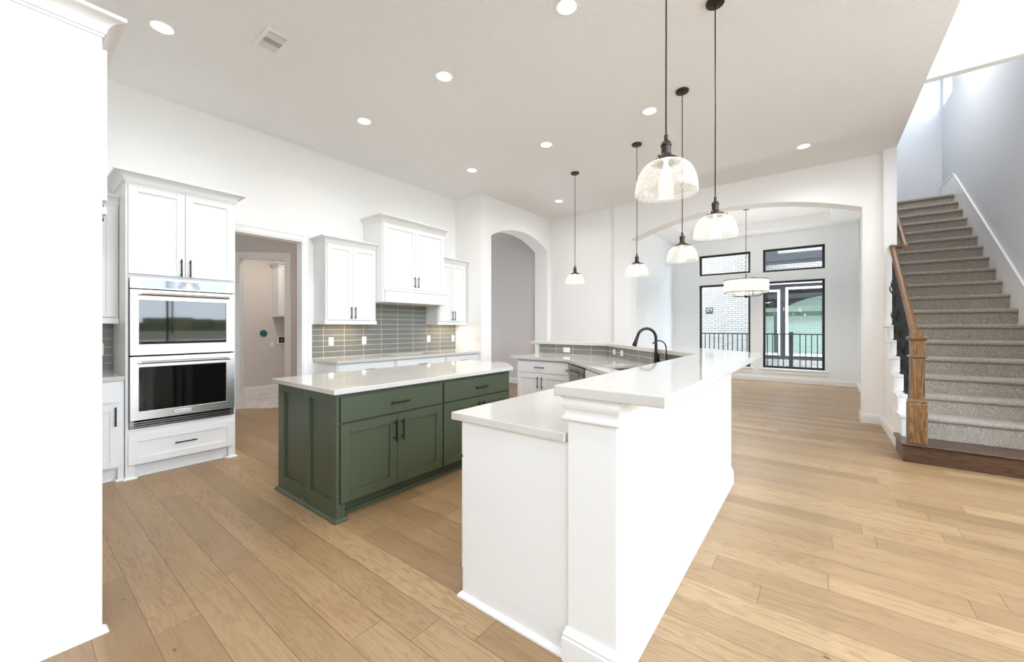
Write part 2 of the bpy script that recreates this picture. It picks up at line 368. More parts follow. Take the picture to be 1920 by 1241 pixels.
def shaker(fr, u0, u1, z0, z1, mat, parent, rail=.062, n=0.0, th=.02, name='door'):
    b = MB(); t = n + th; g = .0001
    b.fbox(fr, u0, u0 + rail, n, t, z0, z1); b.fbox(fr, u1 - rail, u1, n, t, z0, z1)
    b.fbox(fr, u0 + rail, u1 - rail, n, t, z0, z0 + rail); b.fbox(fr, u0 + rail, u1 - rail, n, t, z1 - rail, z1)
    b.fbox(fr, u0 + rail - g, u1 - rail + g, n, n + th * .45, z0 + rail - g, z1 - rail + g)
    return b.build(name, mat, parent, bevel=.0018)
def slabfront(fr, u0, u1, z0, z1, mat, parent, n=0.0, th=.02, name='drawer'):
    return MB().fbox(fr, u0, u1, n, n + th, z0, z1).build(name, mat, parent, bevel=.002)
def pull(fr, u, z, parent, vertical=True, L=.165, n=.02, r=.006, mat='black'):
    b = MB(); h = L / 2; o = n + .032
    if vertical:
        b.tube([fr(u, o, z - h), fr(u, o, z + h)], r, 10)
        for s in (-1, 1): b.tube([fr(u, n - .001, z + s * h * .72), fr(u, o, z + s * h * .72)], r * .8, 8)
    else:
        b.tube([fr(u - h, o, z), fr(u + h, o, z)], r, 10)
        for s in (-1, 1): b.tube([fr(u + s * h * .72, n - .001, z), fr(u + s * h * .72, o, z)], r * .8, 8)
    return b.build('handle', mat, parent, smooth=False)
def cprof(z0, z1, out):
    """crown moulding profile, cove between two small fillets"""
    h = z1 - z0; p = [(0, z0), (.006, z0), (.006, z0 + .012), (.012, z0 + .014)]
    for i in range(1, 8):
        a = i / 8 * math.pi / 2
        p.append((.012 + (out - .02) * (1 - math.cos(a)), z0 + .014 + (h - .034) * math.sin(a)))
    p += [(out - .006, z1 - .018), (out, z1 - .015), (out, z1), (0, z1)]
    return p
def bprof(h=.135, t=.016):
    return [(0, 0), (t, 0), (t, h * .68), (t * .8, h * .74), (t * .85, h * .8), (t * .45, h * .93), (t * .3, h), (0, h)]
def shoe(r=.02): return [(0, 0), (r, 0), (r * .95, r * .4), (r * .7, r * .8), (r * .4, r * 1.05), (0, r * 1.1)]
def casing(fr, u0, u1, z1, w, mat, name, t=.02, legs=(True, True), head=True, z0=0):
    """door casing: two stepped legs and a head"""
    b = MB()
    for i, (on, a, sgn) in enumerate(((legs[0], u0, -1), (legs[1], u1, 1))):
        if on:
            lo, hi = sorted((a, a + sgn * w)); b.fbox(fr, lo, hi, 0, t * .6, z0, z1 + w)
            lo, hi = sorted((a + sgn * w * .6, a + sgn * w)); b.fbox(fr, lo, hi, t * .6, t, z0, z1 + w)
            lo, hi = sorted((a, a + sgn * w * .14)); b.fbox(fr, lo, hi, t * .6, t * .8, z0, z1)
    if head:
        b.fbox(fr, u0, u1, 0, t * .6, z1, z1 + w); b.fbox(fr, u0, u1, t * .6, t, z1 + w * .6, z1 + w); b.fbox(fr, u0, u1, t * .6, t * .8, z1, z1 + w * .14)
    return struct(b.build(name, mat, None, bevel=.002))
def rect(a0, a1, b0, b1): return [(a0, b0), (a1, b0), (a1, b1), (a0, b1)]
def arc(a0, a1, zs, zc, n=24):
    """segmental arch from (a0,zs) over (mid,zc) to (a1,zs)"""
    c = (a1 - a0) / 2; h = zc - zs; R = (c * c + h * h) / (2 * h); mid = (a0 + a1) / 2; zo = zc - R; th = math.asin(c / R)
    return [(mid + R * math.sin(-th + 2 * th * i / n), zo + R * math.cos(-th + 2 * th * i / n)) for i in range(n + 1)]

CZ = 3.74
# ------------------------------------------------------------------ the room shell
struct(MB().box(-8.1, XR, YB, YD, -.1, 0).build('floor', 'floor'))
struct(MB().extr('z', .0005, .006, [(-9.0, 1.0), (-8.86, 1.0), (-6.98, 2.88), (-6.98, 4.1), (-9.0, 4.1)]).build('floor_utility', 'marble'))
struct(MB().extr('z', CZ, CZ + .22, [(-5.54, YB), (.826, YB), (.826, 5.47), (.826, 7.26), (.826, 7.71), (-5.54, 7.71)]).build('ceiling', 'ceiling'))
struct(MB().box(.826, XR, YB, 5.56, 5.9, 6.1).build('ceiling_great_room', 'ceiling'))
struct(MB().box(.7, 2.02, 5.56, 11.27, 6.5, 6.6).build('ceiling_stairwell', 'ceiling'))
struct(MB().box(.706, .826, YB, 5.47, CZ + .22, 5.9).build('wall_upper_edge', 'wall'))
# header beam over the stairs and the wall beside them
struct(MB().extr('y', 5.47, 5.56, [(.826, CZ), (1.897, CZ), (1.897, 0), (XR, 0), (XR, 5.9), (.826, 5.9)]).build('wall_header', 'wall'))
struct(MB().extr('x', XR, XR + .15, rect(YB, 5.56, 0, 5.9), [rect(*a) for a in X_WIN]).build('wall_right', 'wall'))
struct(MB().extr('y', YB - .15, YB, rect(-2.55, XR, 0, 5.9), [rect(*a) for a in Y_WIN]).build('wall_rear', 'wall'))
struct(MB().box(-2.67, -2.55, YB, -.5, 0, CZ).build('wall_rear_left', 'wall'))
struct(MB().box(-5.42, -2.55, -.5, -.38, 0, CZ).build('wall_pantry', 'wall'))
# kitchen wall with the doorway
DY0, DY1, DZ = 1.60, 2.434, 2.49
struct(MB().extr('x', -5.54, -5.42, [(-.5, 0), (DY0, 0), (DY0, DZ), (DY1, DZ), (DY1, 0), (5.22, 0), (5.22, CZ), (-.5, CZ)]).build('wall_kitchen', 'wall'))
casing(FX(-5.42), DY0, DY1, DZ, .105, 'trimw', 'trim_1')
struct(MB().box(-5.55, -5.41, DY0, DY0 + .018, 0, DZ).box(-5.55, -5.41, DY1 - .018, DY1, 0, DZ).box(-5.55, -5.41, DY0 + .018, DY1 - .018, DZ - .018, DZ).build('trim_2', 'trimw'))
# stub wall and arched wall
struct(MB().box(-5.54, -4.75, 5.22, 5.34, 0, CZ).build('wall_stub', 'wall'))
A = arc(5.488, 7.385, 3.03, 3.275)
struct(MB().extr('x', -5.08, -4.75, [(5.34, 0), (5.488, 0)] + A + [(7.385, 0), (7.47, 0), (7.47, CZ), (5.34, CZ)]).build('wall_arch_left', 'wall'))
struct(MB().box(-5.08, -3.2, 7.47, 7.71, 0, CZ).build('wall_back_left', 'wall'))
struct(MB().box(-9.0, -5.081, 7.47, 7.71, 0, CZ).build('wall_hall_far', 'wall_taupe_shaded'))  # same paint as the back wall, colour darkened for shade behind the arch
struct(MB().box(-9.0, -5.54, 5.34, 5.40, 0, CZ).build('wall_hall_near', 'wall_taupe_shaded'))
struct(MB().box(-9.1, -9.0, .4, 7.71, 0, CZ).build('wall_hall_end', 'wall_taupe_shaded'))
struct(MB().box(-9.1, -5.08, 5.34, 7.71, CZ, CZ + .1).build('ceiling_hall', 'ceiling'))
# back wall with the wide arch to the dining room
B = arc(-2.852, .493, 3.035, 3.345, 36)
struct(MB().extr('y', 7.41, 7.71, [(-3.2, 0), (-2.852, 0)] + B + [(.493, 0), (.70, 0), (.70, CZ), (-3.2, CZ)]).build('wall_back', 'wall'))
struct(MB().box(.70, .826, 7.26, 7.71, 0, CZ).build('wall_column', 'wall'))
# dining room
struct(MB().box(-3.34, -3.22, 7.71, 11.75, 0, 3.63).build('wall_dining_left', 'wall_dining'))
struct(MB().box(.70, .826, 7.71, 11.75, 0, 6.5).build('wall_dining_right', 'wall_dining'))
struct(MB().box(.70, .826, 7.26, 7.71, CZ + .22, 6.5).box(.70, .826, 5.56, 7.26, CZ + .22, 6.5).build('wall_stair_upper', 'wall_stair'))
struct(MB().extr('y', YD, YD + .15, rect(-3.34, .70, 0, 3.85), [rect(*a) for a in D_WIN]).build('wall_dining_back', 'wall_dining'))
TR = rect(-2.62, .205, 8.2, 10.9)
struct(MB().extr('z', 3.63, 3.81, rect(-3.34, .70, 7.71, 11.6), [TR]).box(-3.34, .70, 7.71, 11.6, 3.81, 3.9).build('ceiling_dining', 'trimw'))
# stair shaft
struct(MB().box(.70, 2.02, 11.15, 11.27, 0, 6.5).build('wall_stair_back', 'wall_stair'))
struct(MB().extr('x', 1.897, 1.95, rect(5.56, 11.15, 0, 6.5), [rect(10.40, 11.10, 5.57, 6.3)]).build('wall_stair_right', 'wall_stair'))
wn = struct(MB().box(1.905, 1.94, 11.06, 11.10, 5.57, 6.3).box(1.905, 1.94, 10.43, 11.06, 5.57, 5.60).box(1.905, 1.94, 10.43, 11.06, 6.27, 6.3).build('window_stair', 'vinyl')); wn['_org'] = (0, 0, 0)
MB().box(1.899, 1.94, 10.40, 10.43, 5.57, 6.3).build('window_stile', 'wframe', wn)
MB().box(1.92, 1.926, 10.43, 11.06, 5.6, 6.27).build('window_glass', 'glass', wn)
# little hall and utility room behind the doorway
struct(MB().box(-9.0, -5.54, .4, .5, 0, 3.05).build('wall_hall_left', 'wall_taupe_shaded'))
struct(MB().box(-6.91, -5.54, 3.0, 3.12, 0, 3.05).build('wall_hall_right', 'wall_taupe_shaded'))
struct(MB().box(-9.1, -5.54, .4, 4.2, 3.05, 3.15).build('ceiling_utility', 'ceiling'))
dgx, dgy = -6.91, 3.0
FDG = frame(dgx, dgy, -R2, -R2, R2, -R2)       # u runs away from the corner, n toward the kitchen
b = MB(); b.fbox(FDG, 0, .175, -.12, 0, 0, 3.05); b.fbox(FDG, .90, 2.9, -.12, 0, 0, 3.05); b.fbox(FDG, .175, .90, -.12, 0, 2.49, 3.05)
struct(b.build('wall_hall_angled', 'wall_taupe_shaded'))
casing(FDG, .175, .90, 2.49, .09, 'trimw', 'trim_3')
b = MB(); b.fbox(FDG, .175, .19, -.125, .004, 0, 2.49).fbox(FDG, .885, .90, -.125, .004, 0, 2.49).fbox(FDG, .19, .885, -.125, .004, 2.475, 2.49)
struct(b.build('trim_4', 'trimw'))
struct(MB().box(-9.0, -8.95, .5, 4.1, 0, 3.05).build('wall_utility', 'wall_taupe_shaded'))
struct(MB().box(-8.95, -5.54, 4.1, 4.2, 0, 3.05).build('wall_utility_right', 'wall_taupe_shaded'))
struct(MB().sweep([(-8.95, .6), (-8.95, 4.1)], bprof(.15), 1).build('baseboard_utility', 'trimw'))
# baseboards
BP = bprof()
struct(MB().sweep([(.493, 7.71), (.493, 7.41), (.70, 7.41), (.70, 5.53)], BP, 1).build('baseboard_arch', 'trimw'))
struct(MB().sweep([(.70, 11.6), (-3.22, 11.6), (-3.22, 7.71)], BP, -1).build('baseboard_dining', 'trimw'))
struct(MB().sweep([(.70, 7.71), (.70, 11.58)], BP, -1).build('baseboard_dining_right', 'trimw'))
struct(MB().sweep([(-2.852, 7.41), (-3.2, 7.41), (-3.2, 7.47), (-4.75, 7.47), (-4.75, 7.385), (-5.08, 7.385), (-5.08, 7.47), (-8.9, 7.47)], BP, -1).build('baseboard_back', 'trimw'))
struct(MB().sweep([(-4.75, 5.22), (-4.75, 5.488), (-5.08, 5.488)], BP, 1).build('baseboard_arch_left', 'trimw'))
struct(MB().sweep([(-5.54, 3.0), (-6.91, 3.0), (-6.97, 2.94)], BP, -1).build('baseboard_hall', 'trimw'))

def window_unit(k, u0, u1, z0, z1, place, ft=.045, mull=(), sill=False, name=None):
    """a fixed window: white-painted reveal is the wall itself; black frame and one pane"""
    nm = 'window_%d' % k
    b = MB(); F = place; e = 0.0
    b.fbox(F, u0 + e, u0 + ft, -.11, -.06, z0 + e, z1 - e).fbox(F, u1 - ft, u1 - e, -.11, -.06, z0 + e, z1 - e)
    b.fbox(F, u0 + ft, u1 - ft, -.11, -.06, z0 + e, z0 + ft).fbox(F, u0 + ft, u1 - ft, -.11, -.06, z1 - ft, z1 - e)
    for m in mull: b.fbox(F, m - ft / 2, m + ft / 2, -.105, -.065, z0 + ft, z1 - ft)
    o = struct(b.build(nm, 'wframe', None, bevel=.002)); o['_org'] = (0, 0, 0)
    MB().fbox(F, u0 + ft, u1 - ft, -.088, -.082, z0 + ft, z1 - ft).build('window_glass', 'glass', o)
    # white returns lining the opening
    t = .012
    MB().fbox(F, u0, u0 + t, -.06, .003, z0, z1).fbox(F, u1 - t, u1, -.06, .003, z0, z1).fbox(F, u0 + t, u1 - t, -.06, .003, z1 - t, z1).fbox(F, u0 + t, u1 - t, -.06, .003, z0, z0 + t).build('window_reveal', 'trimw', o)
    if sill:
        MB().fbox(F, u0 - .06, u1 + .06, .0, .045, z0 - .03, z0).fbox(F, u0 - .035, u1 + .035, .0, .02, z0 - .12, z0 - .03).build('window_sill', 'trimw', o, bevel=.003)
    return o
k = 1
for i, a in enumerate(D_WIN): window_unit(k, *a, FY(YD), ft=.062, sill=(i < 2)); k += 1
for a in X_WIN: window_unit(k, *a, FXn(XR), mull=((a[0] + a[1]) / 2 + (-.55 if a[1] > 4 else 0),)); k += 1
for a in Y_WIN: window_unit(k, *a, FYp(YB)); k += 1

# ------------------------------------------------------------------ kitchen cabinets along the left wall
def crown(path, z0, z1, out, parent, side, mat='cab', name='crown_moulding'):
    return MB().sweep(path, cprof(z0, z1, out), side).build(name, mat, parent)
# oven tower
t = thing('oven_cabinet', 'tall white cabinet tower holding the double oven, two doors above and a wide drawer below', 'cabinet', (-5.1, 1.05, 0))
y0, y1, xf = .645, 1.468, -4.79
b = MB()
b.box(-5.419, xf, y0, y0 + .02, 0, 2.63).box(-5.419, xf, y1 - .02, y1, 0, 2.63).box(-5.419, -5.40, y0 + .02, y1 - .02, 0, 2.63)
b.box(-5.40, xf, y0 + .02, y1 - .02, 2.61, 2.63).box(-5.40, xf, y0 + .02, y1 - .02, 1.775, 1.80).box(-5.40, xf, y0 + .02, y1 - .02, .405, .44)
b.box(xf - .02, xf, y0 + .02, y1 - .02, 1.80, 2.61)
b.box(xf - .02, xf, y0 + .02, y1 - .02, .115, .405).box(xf - .08, xf - .06, y0 + .02, y1 - .02, 0, .115)
b.box(xf - .06, xf, y0 + .02, y0 + .06, 0, .115).box(xf - .06, xf, y1 - .06, y1 - .02, 0, .115)
b.build('body', 'cab', t, bevel=.001)
F = FX(xf)
d = shaker(F, .661, 1.053, 1.817, 2.61, 'cab', t); pull(F, 1.022, 1.90, d)
d = shaker(F, 1.057, 1.452, 1.817, 2.61, 'cab', t); pull(F, 1.088, 1.90, d)
d = shaker(F, .661, 1.452, .125, .385, 'cab', t, name='drawer', rail=.06); pull(F, 1.056, .262, d, False)
crown([(-5.419, y0), (xf + .004, y0), (xf + .004, y1), (-5.419, y1)], 2.622, 2.712, .078, t, 1)
MB().sweep([(-5.418, y0), (xf, y0), (xf, y0 + .06), (xf - .06, y0 + .085), (xf - .06, y1 - .085), (xf, y1 - .06), (xf, y1), (-5.40, y1)], shoe(.018), 1).build('shoe_moulding', 'cab', t)
# double wall oven
ov = thing('double_wall_oven', 'stainless steel double wall oven built into the white cabinet tower', 'oven', (-4.78, 1.06, .45))
oy0, oy1 = .668, 1.452; X0 = xf + .001
MB().box(-5.35, X0 + .01, oy0 + .03, oy1 - .03, .442, 1.772).build('body', 'void', ov)
F = FX(X0)
cp = MB().fbox(F, oy0, oy1, .011, .034, 1.688, 1.788).build('control_panel', 'steel', ov, bevel=.002)
MB().fbox(F, .737, 1.368, .0342, .036, 1.70, 1.772).build('display', 'ctrl', cp)
def oven_door(z0, z1, gy0, gy1, gz0, gz1, gm, hz, badge=False):
    b = MB(); b.extr('x', X0 + .012, X0 + .038, rect(oy0, oy1, z0, z1), [rect(gy0, gy1, gz0, gz1)])
    d = b.build('oven_door', 'steel', ov, bevel=.003)
    MB().box(X0 + .02, X0 + .030, gy0 - .001, gy1 + .001, gz0 - .001, gz1 + .001).build('window', gm, d)
    b = MB(); xh = X0 + .085
    b.tube([(xh, .722, hz), (xh, 1.396, hz)], .0125, 16)
    b.build('handle', 'chrome', d, smooth=False)
    for y in (.728, 1.39): MB().tube([(xh, y - .008, hz), (xh, y + .008, hz)], .0165, 16).box(X0 + .036, xh, y - .012, y + .012, hz - .009, hz + .009).build('handle_bracket', 'steel', d)
    return d
oven_door(1.092, 1.680, .728, 1.378, 1.19, 1.585, 'ovenglass', 1.638)
dl = oven_door(.515, 1.080, .728, 1.378, .593, .985, 'ovendark', 1.030)
b = MB()
for i in range(6): b.box(-4.99, -4.80, .80, 1.31, .63 + i * .06, .634 + i * .06)
MB().box(X0 + .0385, X0 + .041, .975, 1.095, .542, .573).build('badge', 'plate', dl)
b = MB()
for i in range(3): b.fbox(F, oy0, oy1, .006, .030 - .006 * i, .452 + .018 * i, .462 + .018 * i)
b.fbox(F, oy0, oy1, .004, .010, .446, .512)
b.build('vent_trim', 'dwsteel', ov)
def text(body, size, loc, rot, mat, parent, name='lettering', ex=.0006):
    cu = bpy.data.curves.new(name, 'FONT'); cu.body = body; cu.size = size; cu.align_x = 'CENTER'; cu.align_y = 'CENTER'; cu.extrude = ex
    tmp = bpy.data.objects.new(name + '_src', cu); COL.objects.link(tmp); bpy.context.view_layer.update()
    me = bpy.data.meshes.new_from_object(tmp.evaluated_get(bpy.context.evaluated_depsgraph_get())); me.materials.clear(); me.materials.append(M[mat])
    bpy.data.objects.remove(tmp); o = bpy.data.objects.new(name, me); COL.objects.link(o); o.parent = parent
    o.location = Vector(loc) - Vector(parent['_org']); o.rotation_euler = rot; o['_org'] = parent['_org']; return o
# the maker's name on the lower door
text('KitchenAid', .0235, (X0 + .0415, 1.035, .5575), (math.pi / 2, 0, math.pi / 2), 'letter', dl)

# base cabinet, counter and wall cabinet left of the tower
t = thing('base_cabinet', 'white base cabinet left of the oven tower with one drawer over one door', 'cabinet', (-5.1, .3, 0))
xb = -4.82; F = FX(xb)
b = MB(); b.box(-5.419, xb, -.3, .641, .115, .879).box(-5.419, xb - .06, -.3, .641, 0, .115).box(xb - .06, xb, .601, .641, 0, .115).box(xb - .06, xb, .2, .24, 0, .115)
b.build('body', 'cab', t, bevel=.001)
d = slabfront(F, .06, .612, .69, .866, 'cab', t); pull(F, .33, .775, d, False)
d = shaker(F, .06, .612, .13, .676, 'cab', t); pull(F, .583, .57, d)
MB().sweep([(xb, .20), (xb, .24), (xb - .06, .255), (xb - .06, .58), (xb, .601), (xb, .640)], shoe(.018), 1).build('shoe_moulding', 'cab', t)
tag(MB().box(-5.418, -4.79, -.3, .643, .88, .915).build('countertop', 'quartz', None, bevel=.003), 'short white quartz countertop left of the oven tower', 'countertop')
t = thing('wall_cabinet', 'white wall cabinet partly hidden behind the tall cabinet at the left edge', 'cabinet', (-5.25, .35, 1.4))
b = MB().box(-5.409, -5.11, .02, .641, 1.40, 2.46); b.build('body', 'cab', t, bevel=.001)
F = FX(-5.11); d = shaker(F, .03, .318, 1.435, 2.45, 'cab', t, rail=.058); pull(F, .29, 1.53, d)
d = shaker(F, .322, .618, 1.435, 2.45, 'cab', t, rail=.058); pull(F, .35, 1.53, d)
MB().box(-5.10, -5.085, .01, .642, 1.375, 1.425).box(-5.40, -5.10, .01, .642, 1.385, 1.40).build('light_rail', 'cab', t, bevel=.002)
crown([(-5.11, .0), (-5.11, .642)], 2.45, 2.545, .075, t, 1)
tag(MB().box(-5.419, -5.411, -.3, .644, .916, 1.399).build('backsplash', 'tile_kitchen'), 'grey glass tile backsplash left of the oven tower', 'backsplash')

# tall cabinet at the left edge of the view
t = thing('refrigerator_cabinet', 'tall white panelled cabinet filling the left edge of the view, crown moulding on top', 'cabinet', (-3.0, -.05, 0))
b = MB()
b.box(-2.515, -2.49, -.37, .262, 0, 2.63).box(-3.49, -3.465, -.37, .262, 0, 2.63).box(-3.465, -2.515, -.37, .262, 1.835, 2.63)
b.box(-3.465, -2.515, -.37, -.35, 0, 1.835)
b.build('body', 'cab', t, bevel=.001)
F = FYp(.262)
d = shaker(F, -2.985, -2.493, 1.906, 2.57, 'cab', t, th=.016); pull(F, -2.95, 1.98, d, n=.016)
d = shaker(F, -3.48, -2.99, 1.906, 2.57, 'cab', t, th=.016); pull(F, -3.02, 1.98, d, n=.016)
MB().fbox(F, -3.48, -2.493, 0, .014, 1.845, 1.875).build('light_rail', 'cab', t)
crown([(-2.49, -.37), (-2.49, .262), (-3.49, .262)], 2.62, 2.708, .07, t, 1)
MB().sweep([(-2.49, -.37), (-2.49, .262), (-2.515, .262)], shoe(.02), 1).build('shoe_moulding', 'cab', t)

# ------------------------------------------------------------------ range wall: wall cabinets, hood, base cabinets, counter
def wall_cab(y0, y1, z0, z1, xf, label, dz0, hz, crn=True):
    t = thing('wall_cabinet', label, 'cabinet', (-5.25, (y0 + y1) / 2, z0), 'white wall cabinets beside the range hood')
    MB().box(-5.409, xf, y0, y1, z0 + .02, z1).build('body', 'cab', t, bevel=.001)
    F = FX(xf); ym = (y0 + y1) / 2
    d = shaker(F, y0 + .018, ym - .002, dz0, z1 - .01, 'cab', t, rail=.055); pull(F, ym - .03, hz, d)
    d = shaker(F, ym + .002, y1 - .018, dz0, z1 - .01, 'cab', t, rail=.055); pull(F, ym + .03, hz, d)
    b = MB().box(xf - .004, xf + .014, y0 - .012, y1 + .012, z0 - .02, z0 + .03).box(-5.409, xf - .004, y0 - .012, y0 + .006, z0 - .02, z0 + .03).box(-5.409, xf - .004, y1 - .006, y1 + .012, z0 - .02, z0 + .03)
    b.build('light_rail', 'cab', t, bevel=.002)
    crown([(-5.409, y0), (xf + .004, y0), (xf + .004, y1), (-5.409, y1)], z1 - .006, z1 + .088, .07, t, 1)
    return t
wall_cab(2.58, 3.325, 1.40, 2.455, -5.11, 'white two-door wall cabinet between the doorway and the range hood', 1.44, 1.54)
wall_cab(4.515, 5.19, 1.40, 2.455, -5.11, 'white two-door wall cabinet at the right of the range hood', 1.44, 1.54)
t = thing('range_hood_cabinet', 'tall white hood cabinet with two doors and a boxed apron over the cooktop opening', 'cabinet', (-5.18, 3.91, 1.7))
h0, h1, xh = 3.325, 4.512, -4.95
MB().box(-5.409, xh, h0, h1, 1.72, 2.872).build('body', 'cab', t, bevel=.001)
F = FX(xh); ym = 3.912
d = shaker(F, h0 + .018, ym - .002, 1.915, 2.85, 'cab', t); pull(F, ym - .035, 2.03, d)
d = shaker(F, ym + .002, h1 - .018, 1.915, 2.85, 'cab', t); pull(F, ym + .035, 2.03, d)
crown([(-5.409, h0), (xh + .004, h0), (xh + .004, h1), (-5.409, h1)], 2.865, 2.962, .075, t, 1)
b = MB().box(xh, xh + .05, h0 + .03, h1 + .02, 1.735, 1.87).box(xh, xh + .062, h0 + .02, h1 + .03, 1.705, 1.735).box(xh, xh + .058, h0 + .024, h1 + .026, 1.87, 1.888)
b.build('apron', 'cab', t, bevel=.003)
MB().box(-5.40, xh, h0 + .002, h1 - .002, 1.705, 1.719).build('underside', 'cab', t)

Lc = 'white base cabinets along the range wall'
def base_cab(y0, y1, label, kind):
    t = thing('base_cabinet', label, 'cabinet', (-5.1, (y0 + y1) / 2, 0), Lc); F = FX(-4.83)
    b = MB()
    if kind == 'cook':
        b.box(-5.419, -4.83, y0, y0 + .018, .115, .877).box(-5.419, -4.83, y1 - .018, y1, .115, .877).box(-5.419, -4.85, y0 + .018, y1 - .018, .115, .135)
        b.box(-4.85, -4.83, y0 + .018, y1 - .018, .115, .877).box(-5.419, -5.40, y0 + .018, y1 - .018, .135, .877)
    else: b.box(-5.419, -4.83, y0, y1, .115, .877)
    b.box(-5.419, -4.90, y0, y1, 0, .115); b.build('body', 'cab', t, bevel=.001)
    if kind == 'doors':
        d = slabfront(F, y0 + .018, y1 - .018, .70, .855, 'cab', t); pull(F, (y0 + y1) / 2, .775, d, False)
        ym = (y0 + y1) / 2
        d = shaker(F, y0 + .018, ym - .002, .13, .685, 'cab', t); pull(F, ym - .03, .58, d)
        d = shaker(F, ym + .002, y1 - .018, .13, .685, 'cab', t); pull(F, ym + .03, .58, d)
    else:
        for z0, z1 in ((.13, .40), (.415, .685), (.70, .855)):
            d = slabfront(F, y0 + .018, y1 - .018, z0, z1, 'cab', t); pull(F, (y0 + y1) / 2, (z0 + z1) / 2, d, False)
    return t
base_cab(2.585, 3.455, 'white base cabinet at the left end of the range wall, beside the doorway', 'doors')
base_cab(3.465, 4.425, 'white drawer cabinet under the empty cooktop opening', 'cook')
base_cab(4.435, 5.215, 'white base cabinet at the right end of the range wall', 'doors')
tag(MB().box(-5.39, -4.87, 3.49, 4.40, .87, .8765).build('cooktop_support', 'plywood'), 'bare brown board showing in the empty cooktop opening', 'board')
tag(MB().extr('z', .878, .916, [(-5.418, 2.56), (-4.775, 2.56), (-4.775, 5.218), (-5.418, 5.218)], [rect(-5.23, -4.94, 3.60, 4.29)]).build('countertop', 'quartz', None, bevel=.003),
    'white quartz countertop along the range wall with an empty cooktop opening', 'countertop')
bs = MB().extr('x', -5.419, -5.4105, [(2.553, .917), (5.2195, .917), (5.2195, 1.378), (4.514, 1.378), (4.514, 1.703), (3.327, 1.703), (3.327, 1.378), (2.553, 1.378)]).build('backsplash', 'tile_kitchen')
tag(bs, 'grey glass tile backsplash along the range wall under the hood', 'backsplash')

# under-cabinet lamps
for y, l in ((2.95, .5), (4.86, .5), (.35, .4)):
    area('undercabinet_lamp', (-5.22, y, 1.392), (0, 0, 0), .04, l, 1.7, (1, .78, .55))

# ------------------------------------------------------------------ green island
t = thing('kitchen_island', 'sage green island with drawers, doors and a panelled end, below a white quartz top', 'kitchen island', (-3.08, 2.5, 0))
xi = -2.625; F = FX(xi); ch = [(-2.625, 3.325), (-2.945, 3.645), (-3.53, 3.645), (-3.53, 1.41), (-2.625, 1.41)]
MB().extr('z', .115, .879, ch).build('body', 'green', t, bevel=.001)
MB().extr('z', 0, .115, [(-2.70, 3.29), (-2.98, 3.57), (-3.46, 3.57), (-3.46, 1.412), (-2.70, 1.412)]).build('toe_kick', 'green', t)
G = FY(1.41)
b = MB(); r0 = .0
b.fbox(G, -3.535, -3.44, 0, .02, 0, .879).fbox(G, -3.087, -3.005, 0, .02, 0, .879).fbox(G, -2.66, -2.603, 0, .02, 0, .879)
for a0, a1 in ((-3.44, -3.087), (-3.005, -2.66)):
    b.fbox(G, a0, a1, 0, .02, 0, .132).fbox(G, a0, a1, 0, .02, .82, .879)
b.box(-2.70, -2.603, 1.41, 1.428, 0, .115).box(-2.645, -2.603, 1.4285, 1.452, 0, .115)
b.build('end_panel', 'green', t, bevel=.0015)
b = MB(); b.box(xi - .001, xi + .004, 1.41, 1.42, .115, .879); 
for y0, y1 in ((1.424, 2.357), (2.378, 3.30)):
    ym = (y0 + y1) / 2
    d = slabfront(F, y0, y1, .678, .852, 'green', t); pull(F, ym + .01, .762, d, False)
    d = shaker(F, y0, ym - .002, .118, .664, 'green', t, rail=.068); pull(F, ym - .034, .543, d)
    d = shaker(F, ym + .002, y1, .118, .664, 'green', t, rail=.068); pull(F, ym + .034, .543, d)
MB().sweep([(-3.54, 1.55), (-3.54, 1.39), (-2.603, 1.39), (-2.603, 1.452), (-2.70, 1.49), (-2.70, 3.29), (-2.98, 3.57), (-3.46, 3.57)], [(0, 0), (.02, 0), (.019, .012), (.012, .022), (.003, .026), (0, .026)], 1).build('shoe_moulding', 'green', t)
tag(MB().extr('z', .880, .916, [(-2.583, 1.365), (-2.583, 3.345), (-2.945, 3.70), (-3.60, 3.70), (-3.60, 1.365)]).build('countertop', 'quartz', None, bevel=.004),
    'white quartz island countertop with one clipped corner, on the green island', 'countertop')

# ------------------------------------------------------------------ peninsula: half wall, raised bar, lower counter
s_in, s_out = 2.964, 3.247
IW = [(-.80, 1.395), (-.80, s_in + .80), (s_in - 5.39, 5.39), (-3.66, 5.39)]
OW = [(-3.66, 5.59), (s_out - 5.59, 5.59), (-.59, s_out + .59), (-.59, 1.395)]
struct(MB().extr('z', 0, 1.067, IW + OW).build('wall_peninsula', 'trimw', None, bevel=.004, seg=3))
outer = [(-.80, 1.60), (-.80, 1.41), (-.59, 1.41), (-.59, s_out + .59), (s_out - 5.59, 5.59), (-3.66, 5.59), (-3.66, 5.40)]
struct(MB().sweep([(-.80, 1.4045), (-.80, 1.395), (-.59, 1.395), (-.59, s_out + .59), (s_out - 5.59, 5.59), (-3.66, 5.59)], bprof(.135, .018), 1).build('baseboard_peninsula', 'trimw'))
capp = [(0, .968), (.010, .970), (.016, .976), (.016, .984), (.008, .990), (.006, 1.0), (.008, 1.012), (.015, 1.024), (.018, 1.036), (.018, 1.044), (.013, 1.046), (.013, 1.058), (.020, 1.060), (.020, 1.0665), (0, 1.0665)]
struct(MB().sweep([(-.80, 1.60), (-.80, 1.395), (-.59, 1.395), (-.59, s_out + .59), (s_out - 5.59, 5.59), (-3.66, 5.59), (-3.66, 5.39)], capp, 1).build('trim_5', 'trimw'))
